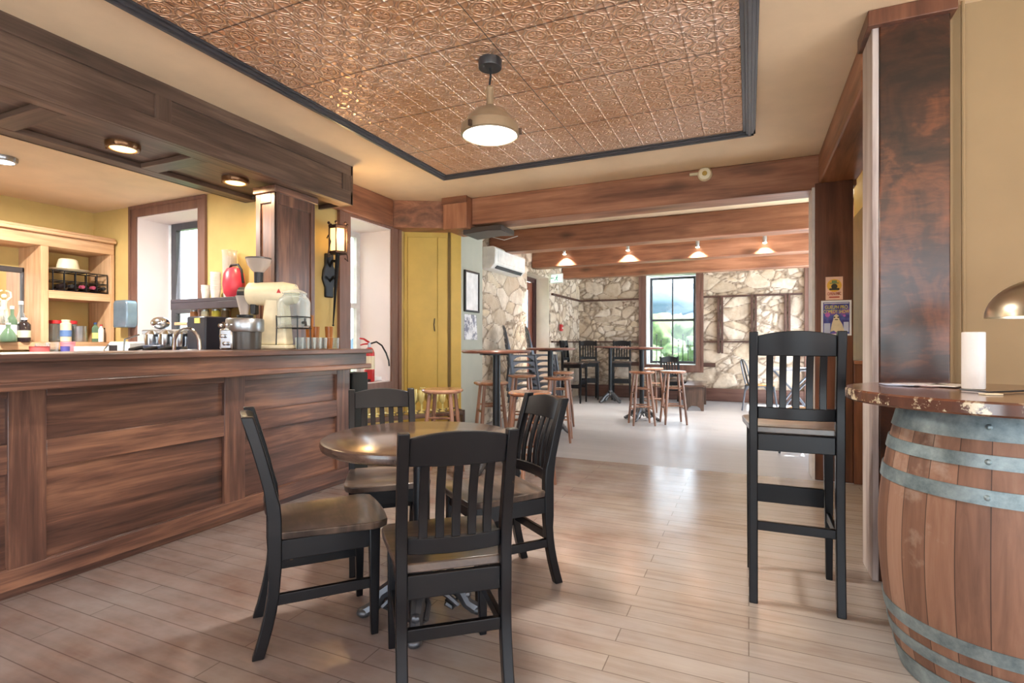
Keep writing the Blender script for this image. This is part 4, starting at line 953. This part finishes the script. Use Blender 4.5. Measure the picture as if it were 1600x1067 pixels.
n = NT('purple_print'); a = n.noise(n.coord(), 14, 2); M_PUR = n.fin(n.ramp(a, [(.4, srgb(66, 58, 128)), (.55, srgb(80, 96, 168)), (.66, srgb(150, 84, 160))]), .5)
MB().box((.014, -.002, .014), (W_ - .014, 0, H_ - .014)).build('print', M_PUR, t)
M_YT = plain('letter_yellow', (244, 226, 70), .5)
text_mesh('lettering', 'GUELPH PRO', .040, M_YT, t, (W_ / 2, -.003, H_ * .76), FR, fit=W_ * .74)
text_mesh('lettering', 'COMEDY SHOW', .040, M_YT, t, (W_ / 2, -.003, H_ * .635), FR, fit=W_ * .84)
MB().box((.02, -.003, H_ * .91), (W_ - .02, -.0022, H_ * .93)).build('small_print', M_PAPER, t)
MB().prism([(W_ * .3, .03), (W_ * .36, .10), (W_ * .4, .13), (W_ * .42, .16), (W_ * .5, .175), (W_ * .58, .16), (W_ * .6, .13), (W_ * .7, .09), (W_ * .78, .02), (W_ * .66, .04), (W_ * .54, .02), (W_ * .42, .04)], -.0045, -.003, 1).build('ghost_shape', M_CREAM, t)
mb = MB(); [mb.lathe([(.006, -.001), (.006, .001)], seg=10, M=Matrix.Translation((W_ * .5 + s * .013, -.006, .148)) @ Matrix.Rotation(PI / 2, 4, 'X')) for s in (-1, 1)]; mb.box((W_ * .5 - .01, -.006, .126), (W_ * .5 + .012, -.005, .132)); mb.build('ghost_face', M_BLK, t)
mb = MB(); mb.lathe([(.018, -.001), (.018, .001)], seg=16, M=Matrix.Translation((.045, -.004, .17)) @ Matrix.Rotation(PI / 2, 4, 'X')).lathe([(.009, -.001), (.009, .001)], seg=12, M=Matrix.Translation((W_ - .05, -.004, .16)) @ Matrix.Rotation(PI / 2, 4, 'X')); mb.build('planets', plain('print_pink', (196, 104, 190), .5), t)
mb = MB(); mb.box((.02, -.004, .02), (W_ * .3, -.0028, .10)).box((W_ * .74, -.0041, .03), (W_ - .02, -.0028, .11)); mb.build('text_block', plain('print_pale', (190, 196, 220), .6), t)

# spotlights along the second beam of the back room
t = None
for k, (px, py) in enumerate(((882, 397), (981, 391), (1090, 386), (1195, 379))):
    X_, Y_, Z_ = onY(px, py, 8.28)
    t = thing('spotlight', ['small spotlight farthest left, on the back room beam', 'small bright spotlight second from the left on the back room beam', 'small bright spotlight third from the left on the back room beam', 'small bright spotlight nearest the right column on the back room beam'][k], 'spotlight', (X_, 8.28, Z_), group='spotlights in the back room')
    MB().lathe([(.024, 0), (.028, .01), (.028, .09), (.012, .1)], seg=16).build('can', M_CHROME if k == 0 else M_STEEL, t)
    MB().lathe([(.03, -.001), (.02, -.012), (0, -.016)], seg=16).build('bulb', emit('spot_bulb', (255, 236, 200), 7), t)
    MB().tube([(0, 0, .09), (0, .03, .11), (0, .075, .11)], .006, 6).build('arm', M_STEEL, t)
    light('SPOT', (X_, 8.28, Z_ - .03), (R(12), 0, 0), 34, (1, .9, .76), .03, spot=R(110))
tag(MB().tube([(-3.3, 6.7, 2.62), (-3.1, 6.69, 2.56), (-2.9, 6.7, 2.60)], .006, 6).build('loose_cable', M_WHITE), 'loose pale cable at the left end of the second beam', 'cable')

# ================================================================= FURNITURE
def chair(label, name='dining_chair', seat=.445, top=.868, flare=.055, lean=.09, foot=False, group='black slat-back dining chairs around the near table'):
    t = thing(name, label, 'chair', group=group)
    W_ = .165; hw = .0175; yb = -.19
    def yc(z):
        if z < seat * .62: return yb - flare * (1 - z / (seat * .62)) ** 1.6
        if z < seat + .06: return yb
        q = (z - seat - .06) / (top - seat - .06); return yb - lean * q ** 1.25
    for s in (-1, 1):
        zz = [top * i / 16 for i in range(17)]
        dep = lambda z: .020 + (.004 if abs(z - seat) < .12 else 0)
        poly = [(yc(z) - dep(z), z) for z in zz] + [(yc(z) + dep(z), z) for z in zz[::-1]]
        rings = [[Vector((s * W_ - hw, yc(z) - dep(z), z)), Vector((s * W_ + hw, yc(z) - dep(z), z)), Vector((s * W_ + hw, yc(z) + dep(z), z)), Vector((s * W_ - hw, yc(z) + dep(z), z))] for z in zz]
        MB().loft(rings).build('leg', M_CHAIR, t, bevel=.004)
        MB().loft([[Vector((s * (.168 + k * .004) + a * w2, .165 + b * w2, z)) for a, b in ((-1, -1), (1, -1), (1, 1), (-1, 1))] for z, w2, k in ((0, .014, 1), (seat * .5, .018, .5), (seat - .03, .021, 0))]).build('leg', M_CHAIR, t, bevel=.004)
    # seat: scooped slab
    nx, ny = 16, 14; bm = MB()
    def half(q):  # half width along depth, rounded front corners
        wv = .178 + .034 * min(1, q / .8)
        if q > .86: wv -= .03 * ((q - .86) / .14) ** 2.2
        return wv
    topv, botv = [], []
    for j in range(ny + 1):
        q = j / ny; y = -.185 + .40 * q; hwid = half(q); rt, rb = [], []
        for i in range(nx + 1):
            a = -1 + 2 * i / nx; yy = y + (.012 * (1 - a * a) * (q > .95))
            dip = .012 * (1 - abs(a) ** 2.5) * math.sin(PI * min(1, q * 1.15)) + .004 * max(0, abs(abs(a) - .4) < .2) * 0
            rt.append(bm.bm.verts.new((a * hwid, yy, seat - dip))); rb.append(bm.bm.verts.new((a * (hwid - .004), yy - .002, seat - .03)))
        topv.append(rt); botv.append(rb)
    for j in range(ny):
        for i in range(nx):
            bm.bm.faces.new((topv[j][i], topv[j][i + 1], topv[j + 1][i + 1], topv[j + 1][i])); bm.bm.faces.new((botv[j][i], botv[j + 1][i], botv[j + 1][i + 1], botv[j][i + 1]))
        for i, f_ in ((0, 1), (nx, 0)): bm.bm.faces.new((topv[j][i], topv[j + 1][i], botv[j + 1][i], botv[j][i]))
    for i in range(nx):
        for j in (0, ny): bm.bm.faces.new((topv[j][i], botv[j][i], botv[j][i + 1], topv[j][i + 1]))
    bm.build('seat', M_SEAT, t, bevel=.005, smooth=50)
    z0, z1 = seat - .105, seat - .031
    mb = MB(); mb.box((-.15, .155, z0), (.15, .178, z1)).box((-.148, -.2, z0 - .0), (.148, -.18, z1)).box((-.176, -.17, z0), (-.156, .15, z1)).box((.156, -.17, z0), (.176, .15, z1)); mb.build('apron', M_CHAIR, t, bevel=.003)
    zs = .2 if not foot else .30
    for s in (-1, 1): MB().box((s * .168 - .009, -.195, zs - .02), (s * .168 + .009, .16, zs + .02)).build('stretcher', M_CHAIR, t, bevel=.003)
    MB().box((-.15, yc(zs + .03) - .010, zs + .01), (.15, yc(zs + .03) + .010, zs + .05)).build('stretcher', M_CHAIR, t, bevel=.003)
    if foot: MB().box((-.15, .150, .34), (.15, .172, .43)).build('footrest', M_CHAIR, t, bevel=.004)
    # back rails (bowed)
    def rail(zlo, zhi, arch, name, th=.011, bow=.022):
        rings = []
        for i in range(13):
            a = -1 + 2 * i / 12; x = a * (W_ - hw + .001); bw = bow * (1 - a * a); zt = zhi + arch * (1 - a * a)
            y0 = yc(zlo) - bw; y1 = yc(zhi) - bw
            rings.append([Vector((x, y0 - th, zlo)), Vector((x, y0 + th, zlo)), Vector((x, y1 + th, zt)), Vector((x, y1 - th, zt))])
        MB().loft(rings).build(name, M_CHAIR, t, bevel=.003)
    rail(top - .105, top - .018, .02, 'crest_rail'); lo = seat + (.035 if not foot else .035); rail(lo, lo + .052, 0, 'lower_rail')
    for i in range(5):
        x = (-2 + i) * .0505; a = x / W_; bw = .022 * (1 - a * a); rings = []
        for k in range(9):
            z = lo + .045 + (top - .10 - lo - .045) * k / 8; sag = -.010 * math.sin(PI * k / 8)
            y = yc(z) - bw - sag
            rings.append([Vector((x - .0135, y - .007, z)), Vector((x + .0135, y - .007, z)), Vector((x + .0135, y + .007, z)), Vector((x - .0135, y + .007, z))])
        MB().loft(rings).build('back_slat', M_CHAIR, t, bevel=.002)
    return t
c0 = chair('black slat-back chair at the left of the near round table, seen from its side')
c0.location = (-1.572, 1.66, 0); c0.rotation_euler = (0, 0, R(319.5))
dup(c0, (-.972, 1.605, 0), R(40), 'black slat-back chair nearest the camera with its back turned')
dup(c0, (-1.106, 2.29, 0), R(142), 'black slat-back chair on the right of the near round table')
dup(c0, (-1.735, 2.27, 0), R(222), 'black slat-back chair behind the near round table, facing the camera')
dup(c0, (-1.30, 10.42, 0), R(205), 'black chair beyond the wooden bench, under the far window', 'black chairs in the back room')
b0 = chair('tall black bar chair standing alone beside the barrel table', 'bar_chair', .765, 1.18, .03, .045, True, 'black slat-back bar chairs')
b0.location = (.181, 2.774, 0); b0.rotation_euler = (0, 0, R(.7))
dup(b0, (-3.03, 9.75, 0), R(268), 'tall dark bar chair in the left corner, side on to the camera', 'black slat-back bar chairs')
dup(b0, (-2.96, 10.45, 0), R(200), 'tall dark bar chair against the stone wall in the left corner', 'black slat-back bar chairs')
dup(b0, (-2.33, 10.60, 0), R(190), 'tall dark bar chair behind the far bar table, left of the far window', 'black slat-back bar chairs')

# ---- cast iron tables
def iron_table(name, label, loc, r, h, th, top_mat, pole_r, feet_r, group, rz=0, spread=True):
    t = thing(name, label, 'table', loc, rz, group)
    MB().lathe([(0, h - th), (r - th * .5, h - th), (r - .004, h - th * .75), (r, h - th * .45), (r - .003, h - th * .12), (r - .018, h), (0, h)], seg=64).build('tabletop', top_mat, t)
    MB().lathe([(.0, h - th - .016), (.12 if th > .04 else .15, h - th - .016), (.12 if th > .04 else .15, h - th), (0, h - th)], seg=24).build('top_plate', M_IRON, t)
    MB().lathe([(pole_r, .16), (pole_r, h - th - .01)], seg=20).build('column', M_IRON, t)
    MB().lathe([(.05, .10), (.075, .13), (.06, .165), (.045, .18), (.05, .2), (.035, .22), (pole_r, .23)], seg=20).build('collar', M_IRON2, t)
    for k in range(4):
        a = k * PI / 2 + PI / 4; c_, s_ = math.cos(a), math.sin(a); P = lambda d, z: (c_ * d, s_ * d, z)
        mb = MB()
        mb.tube([P(.04, .15), P(.10, .14), P(.16, .10), P(feet_r * .76, .05), P(feet_r - .03, .03), P(feet_r, .018)], [.032, .030, .027, .024, .026, .022], 8)
        mb.sphere(P(feet_r - .01, .022), .026, 10, (1.2, 1.2, .8))
        q = Vector((-s_, c_, 0))
        for s in (-1, 1):
            o_ = [Vector(P(d, z)) + q * s * e for d, z, e in ((.06, .12, .02), (.11, .10, .04), (.15, .06, .035), (.13, .04, .015), (.10, .06, .02))]
            mb.tube(o_, .011, 6)
        for j in range(4): mb.sphere(P(.08 + .035 * j, .168 - .028 * j), .02, 8)
        mb.build('foot', M_IRON2, t)
    return t
t0 = iron_table('round_table', 'low round dark wood table in front, ringed by four black chairs', (-1.24, 1.86, 0), .40, .75, .045, M_TTOP, .034, .245, 'round pedestal tables', R(-18))
tA = iron_table('bar_table', 'tall round bar table nearest the cupboard, on a black pole', (-2.04, 4.24, 0), .31, 1.07, .028, M_BTTOP, .034, .26, 'tall round bar tables', .5)
dup(tA, (-2.28, 6.30, 0), .9, 'tall round bar table in front of the stacked metal chairs')
dup(tA, (-1.44, 7.92, 0), .6, 'tall round bar table ringed by stools before the far window')
dup(tA, (-2.42, 10.05, 0), .2, 'tall round bar table farthest back, in front of the stone wall')

# ---- stools
def stool():
    t = thing('wooden_stool', '', 'stool', group='round wooden bar stools'); H_, r = .74, .178
    MB().lathe([(0, H_ - .034), (r - .02, H_ - .034), (r - .003, H_ - .022), (r, H_ - .012), (r - .008, H_ - .001), (r - .04, H_ - .001), (0, H_ - .008)], seg=40).build('seat', M_STOOLT, t)
    tp, bt = .105, .175
    def P(k, z): f = 1 - z / (H_ - .03); rr = tp + (bt - tp) * f; a = PI / 4 + k * PI / 2; return Vector((rr * math.cos(a) * 1.2, rr * math.sin(a) * 1.2, z))
    for k in range(4): MB().tube([P(k, 0), P(k, .08), P(k, .35), P(k, H_ - .03)], [.013, .016, .019, .016], 10).build('leg', M_STOOL, t)
    for k in range(4):
        for z in ((.22, .44) if k % 2 else (.26, .50)):
            a, b = P(k, z), P((k + 1) % 4, z); MB().tube([a, (a + b) / 2, b], [.008, .012, .008], 8).build('rung', M_STOOL, t)
    return t
s0 = stool()
SP = [(-2.40, 3.92, 'wooden stool nearest the mustard cupboard, behind the near table', .3), (-2.40, 4.86, 'wooden stool left of the black table pole by the grey partition', .7), (-2.57, 6.07, 'wooden stool in front of the stacked metal chairs, left side', .2),
      (-1.62, 3.99, 'darker wooden stool directly behind the right-hand black chair', .9), (-2.36, 6.95, 'wooden stool half hidden behind the second bar table pole', .5), (-2.02, 5.85, 'wooden stool right of the second bar table, closest to the aisle', .25),
      (-1.36, 7.48, 'wooden stool in front of the aisle bar table pole', .42), (-.97, 7.76, 'wooden stool on the right of the aisle bar table', .38), (-1.40, 8.6, 'wooden stool behind the aisle bar table', .6)]
for k, (x, y, lb, a) in enumerate(SP):
    if k == 0: s0.location = (x, y, 0); s0.rotation_euler = (0, 0, a); s0['label'] = lb
    else: dup(s0, (x, y, 0), a, lb)

# ---- stacked metal chairs
M_MET = plain('gunmetal', (108, 114, 124), .36, .7)
def metal_chair(label, wood_seat=False, group='metal chairs stacked by the stone wall', name='metal_chair'):
    t = thing(name, label, 'chair', group=group)
    MB().loft([[Vector((x, y, z)) for x, y in ((-.17, -.17), (.17, -.17), (.19, .18), (-.19, .18))] for z in ((.44, .455) if wood_seat else (.441, .447))]).build('seat', plain('honey_wood', (190, 146, 92), .4) if wood_seat else M_MET, t, bevel=.008)
    mb = MB()
    for sx_, sy_ in ((-1, -1), (1, -1), (1, 1), (-1, 1)):      # skirt with arches: legs are folded sheet
        MB().tube([(sx_ * .165, sy_ * .165, .44), (sx_ * .215, sy_ * .215, 0)], [.017, .012], 6).build('leg', M_MET, t)
    for rz in range(4):
        pts = [(-.17, .44), (-.178, .345), (-.145, .348), (-.13, .385), (-.09, .412), (-.04, .424), (.04, .424), (.09, .412), (.13, .385), (.145, .348), (.178, .345), (.17, .44)]
        mb.prism(pts, .165, .169, 1) if rz == 0 else None
        M_ = Matrix.Rotation(rz * PI / 2, 4, 'Z')
        if rz: q = MB(); q.prism(pts, .165, .169, 1); q.xf(M_); me = bpy.data.meshes.new('tmp'); q.bm.to_mesh(me); q.bm.free(); mb.bm.from_mesh(me); bpy.data.meshes.remove(me)
    mb.build('skirt', M_MET, t)
    pts = [(-.17, -.17, .45), (-.175, -.21, .62), (-.165, -.24, .76), (-.11, -.265, .84), (0, -.27, .86), (.11, -.265, .84), (.165, -.24, .76), (.175, -.21, .62), (.17, -.17, .45)]
    MB().tube(pts, .012, 8).build('back_hoop', M_MET, t)
    MB().loft([[Vector((-.05, -.17 - .10 * q, .45 + .41 * q)), Vector((.05, -.17 - .10 * q, .45 + .41 * q)), Vector((.05, -.174 - .10 * q, .45 + .41 * q)), Vector((-.05, -.174 - .10 * q, .45 + .41 * q))] for q in (0, .4, .97)]).build('back_splat', M_MET, t)
    return t
m0 = None; nm = ['at the bottom', 'second from the floor', 'third from the floor', 'fourth from the floor', 'fifth from the floor', 'sixth from the floor', 'on top']
for st_, (x, y) in enumerate(((-2.88, 6.98), (-2.76, 7.52))):
    for k in range(7):
        lb = 'gunmetal chair %s of the %s stack by the stone wall' % (nm[k], ('left', 'right')[st_])
        if m0 is None: m0 = metal_chair(lb); o = m0; o.location = (x, y, 0); o.rotation_euler = (0, 0, R(-62))
        else: o = dup(m0, (x + .012 * k * -1, y, k * .086), R(-62), lb)
mw = metal_chair('metal cafe chair with honey wooden seat, beyond the tall bar chair on its left', True, 'metal cafe chairs by the grey table', 'cafe_chair')
mw.location = (.16, 9.55, 0); mw.rotation_euler = (0, 0, R(-75))
dup(mw, (.55, 6.25, 0), R(165), 'metal cafe chair with honey wooden seat, nearer one beside the column')
t = thing('cafe_table', 'small grey topped metal table near the right side of the far stone wall', 'table', (.62, 9.0, 0))
MB().box((-.33, -.33, .725), (.36, .33, .755)).build('tabletop', plain('grey_laminate', (150, 156, 168), .35), t, bevel=.006)
for s in (-1, 1): MB().tube([(-.28, s * .25, 0), (.0, s * .25, .40), (.28, s * .25, .72)], .014, 8).tube([(.28, s * .25, 0), (0, s * .25, .4), (-.28, s * .25, .72)], .014, 8).build('leg', M_MET, t)

# ---- bench
t = thing('wooden_bench', 'plain dark wooden bench with panel ends by the far window', 'bench', (-.83, 9.3, 0), R(2))
MB().box((-.17, 0, .40), (.17, 1.15, .43)).build('seat', M_TTOP, t, bevel=.005)
for y in (.03, 1.08):
    pts = [(-.15, 0), (-.11, 0), (-.09, .05), (-.04, .08), (.04, .08), (.09, .05), (.11, 0), (.15, 0), (.15, .4), (-.15, .4)]
    MB().prism(pts, y, y + .03, 1).build('end_panel', M_CANX[2], t)
MB().box((-.012, .06, .28), (.012, 1.08, .40)).build('stretcher', M_CANX[1], t)

# ---- window sill plant and rods
xx = onY(1047, 560, YF + .1)[0]
t = thing('potted_plant', 'small succulent in a terracotta pot on the far window sill', 'plant', (xx, YF + .08, FW[2] + .013))
MB().lathe([(.05, 0), (.068, .09), (.075, .092), (.075, .12), (.062, .12), (.058, .10), (0, .1)], seg=20).build('pot', plain('terracotta', (196, 158, 128), .7), t)
mb = MB()
for k in range(16): a = k * 2.4; rr = .02 + .03 * (k % 3) / 2; mb.tube([(0, 0, .1), (rr * math.cos(a), rr * math.sin(a), .15), (1.8 * rr * math.cos(a), 1.8 * rr * math.sin(a), .17 + .02 * (k % 4))], [.008, .010, .002], 6)
mb.build('foliage', plain('succulent_green', (128, 142, 110), .5), t)
tag(MB().lathe([(.05, 0), (.055, .008), (.02, .012), (0, .03)], seg=18).build('saucer', M_WHITE, loc=(onY(1028, 565, YF + .1)[0], YF + .08, FW[2] + .013)), 'small white dish on the far window sill', 'dish')
for k, (px, py) in enumerate(((1018, 532), (1026, 523), (1033, 532), (1060, 532), (1067, 523), (1075, 532))):
    X_, Y_, Z_ = onY(px, py, YF + .42)
    o = MB().tube([(X_, YF + .42, FW[2] - .05), (X_, YF + .42, Z_)], .009, 6).sphere((X_, YF + .42, Z_), .017, 8).build('iron_rod', M_IRON)
    tag(o, 'thin iron rod outside the far window, %s' % ['leftmost of the left trio', 'tall middle one of the left trio', 'rightmost of the left trio', 'leftmost of the right trio', 'tall middle one of the right trio', 'rightmost of the right trio'][k], 'rod', 'iron rods outside the far window')
tag(MB().box((FW[0] - .1, YF + .36, FW[2] - .1), (FW[1] + .1, YF + .5, FW[2] - .05)).build('outer_sill', M_SASHW), 'outer sill board below the far window', 'sill')

# ================================================================= BARREL TABLE
BC = (.775, 2.285)
t = thing('wine_barrel', 'old oak wine barrel with galvanised hoops under the round top', 'barrel', (BC[0], BC[1], 0), .2)
HB = .925
def br_(z): q = (z / HB - .5) * 2; return .345 - .068 * q * q
n = NT('barrel_oak'); v = n.coord((24, 24, 1.6)); a = n.noise(v, 1, 6, .62, .5); b = n.noise(n.coord((1, 1, 1)), 5, 5, .65)
tcx = n.new('ShaderNodeTexCoord'); sp_ = n.new('ShaderNodeSeparateXYZ'); n.l.new(tcx.outputs['Object'], sp_.inputs[0])
th_ = n.math('ARCTAN2', sp_.outputs[1], sp_.outputs[0]); stv = n.math('FLOOR', n.math('MULTIPLY', th_, 26 / (2 * PI))); wn = n.new('ShaderNodeTexWhiteNoise', noise_dimensions='1D'); n.l.new(stv, wn.inputs['W'])
f = n.math('ADD', n.math('MULTIPLY', a, .6), n.math('MULTIPLY', wn.outputs['Value'], .35))
c = n.ramp(f, [(.25, srgb(96, 66, 52)), (.5, srgb(136, 98, 78)), (.75, srgb(164, 130, 110))]); c = n.mix(n.ramp(b, [(.60, 0.0), (.68, .22)]), c, srgb(206, 190, 174))
fr_ = n.math('ABSOLUTE', n.math('SUBTRACT', n.math('FRACT', n.math('MULTIPLY', th_, 26 / (2 * PI))), .5)); c = n.mix(n.ramp(fr_, [(.475, 0.0), (.49, .85)]), c, srgb(48, 28, 20)); n.bump(a, .2, .004)
MB().lathe([(0, .03), (br_(0) - .025, .03), (br_(0) - .025, 0), (br_(0), 0)] + [(br_(HB * i / 20), HB * i / 20) for i in range(1, 21)] + [(br_(HB) - .025, HB), (br_(HB) - .025, HB - .03), (0, HB - .03)], seg=78).build('staves', n.fin(c, .55), t)
for k, (z0, z1) in enumerate(((.003, .075), (.115, .155), (.19, .235), (.655, .70), (.76, .80), (.84, .922))):
    pr = [(br_(z0) + .001, z0), (br_(z0) + .005, z0), (br_((z0 + z1) / 2) + .005, (z0 + z1) / 2), (br_(z1) + .005, z1), (br_(z1) + .001, z1)]
    MB().lathe(pr, seg=78, cap=False).sphere((br_(z0) * math.cos(-2.2), br_(z0) * math.sin(-2.2), (z0 + z1) / 2), .009, 8).build('hoop', M_GALV, t)
n = NT('worn_barrel_top'); v = n.coord((3, 18, 3)); a = n.noise(v, 1, 5, .6, .4); b = n.noise(n.coord(), 13, 6, .7)
c = n.ramp(a, [(.3, srgb(74, 40, 26)), (.7, srgb(134, 80, 52))]); ge = n.new('ShaderNodeNewGeometry'); nz = n.new('ShaderNodeSeparateXYZ'); n.l.new(ge.outputs['Normal'], nz.inputs[0])
side = n.ramp(n.math('ABSOLUTE', nz.outputs[2]), [(.4, 1.0), (.9, 0.0)]); chip = n.math('MULTIPLY', side, n.ramp(b, [(.52, 0.0), (.56, 1.0)]))
c = n.mix(n.math('MULTIPLY', side, .6), c, srgb(70, 52, 50)); c = n.mix(chip, c, srgb(206, 190, 160))
t2 = thing('barrel_top', 'worn round varnished wooden top with a chipped edge lying on the barrel', 'table top', (BC[0], BC[1], HB + .001))
MB().lathe([(0, 0), (.44, 0), (.447, .006), (.447, .036), (.442, .042), (0, .042)], seg=96).build('top_board', n.fin(c, .2, coat=.6), t2)
ZT = HB + .044
# paper towel, leaflets, cable, lamp
def on_top(px, dep, z=ZT):
    d = _ray(px, 0); return (d[0] * dep, d[1] * dep, z)
t = thing('paper_towel_roll', 'white paper towel roll standing on the barrel top', 'paper towel', on_top(1521, 1.87))
MB().lathe([(.016, 0), (.032, .001), (.033, .006), (.033, .198), (.03, .2), (.016, .2), (.015, .18), (0, .18)], seg=32).build('roll', (lambda n: (n.bump(n.noise(n.coord(), 90, 2), .5, .004), n.fin(srgb(236, 230, 226), .9))[1])(NT('towel_paper')), t)
MB().lathe([(.014, .165), (.015, .2), (.0165, .2), (.0165, .201)], seg=20, cap=False).build('core', plain('cardboard', (176, 140, 104), .8), t)
l = on_top(1422, 2.02)
for k in range(4):
    q = on_top(1415 + k * 22, 2.03 - .02 * k, ZT + .001 + .003 * (k % 2))
    tag(MB().cbox((0, 0, .0015), (.15, .085, .003), YAW + .3 * k - .3).build('leaflet', plain('leaflet_%d' % k, [(196, 210, 236), (224, 220, 226), (160, 130, 130), (232, 226, 220)][k], .4), loc=q), ['pale blue leaflet at the left of the barrel top papers', 'white leaflet partly under the dark one on the barrel', 'dull pink leaflet on the barrel top', 'ivory leaflet closest to the paper towel roll'][k], 'leaflet', 'leaflets on the barrel top')
q = on_top(1558, 1.70, ZT + .002); 
tag(MB().tube([on_top(1500, 1.80, ZT + .004), on_top(1530, 1.74, ZT + .004), on_top(1545, 1.70, ZT + .004), on_top(1575, 1.72, ZT + .004), on_top(1610, 1.76, ZT + .004)], .003, 6).build('lamp_cable', M_BLK), 'thin dark cable lying across the barrel top', 'cable')
tag(MB().cbox((0, 0, .002), (.05, .03, .004), .3).build('price_tag', M_CREAM, loc=on_top(1548, 1.66, ZT)), 'small cream tag on the barrel top in front of the roll', 'tag')
ll = on_top(1646, 1.75)
t = thing('table_lamp', 'brushed nickel dome table lamp with a patina blue base on the barrel', 'lamp', ll)
MB().lathe([(.06, 0), (.062, .01), (.045, .03), (.034, .1), (.022, .17), (.014, .24)], seg=28).build('base', (lambda n: n.fin(n.ramp(n.noise(n.coord(), 22, 5, .7), [(.4, srgb(82, 120, 136)), (.6, srgb(130, 156, 164)), (.7, srgb(206, 214, 214))]), .4, .3))(NT('patina_blue')), t)
MB().tube([(0, 0, .2), (0, 0, .335)], .007).build('stem', M_STEEL, t)
n = NT('brushed_nickel'); a = n.noise(n.coord((1, 1, 60)), 3, 3); n.bump(a, .05, .002); mm = n.fin(srgb(186, 176, 156), .28, 1)
dm = [(.172 * math.cos(a_ * PI / 2 / 12), .248 + .135 * math.sin(a_ * PI / 2 / 12)) for a_ in range(13)]
MB().lathe([(.165, .248)] + dm + [(.008, .388), (0, .39)] , seg=56, cap=False).build('shade', mm, t)
# pipe in the corner beside the post
tag(MB().tube([(.90, 3.07, .0), (.90, 3.07, 1.2), (.897, 3.07, CH)], .008, 8).build('wall_pipe', M_BEIGE), 'thin beige cable conduit running up the wall beside the big post', 'conduit')
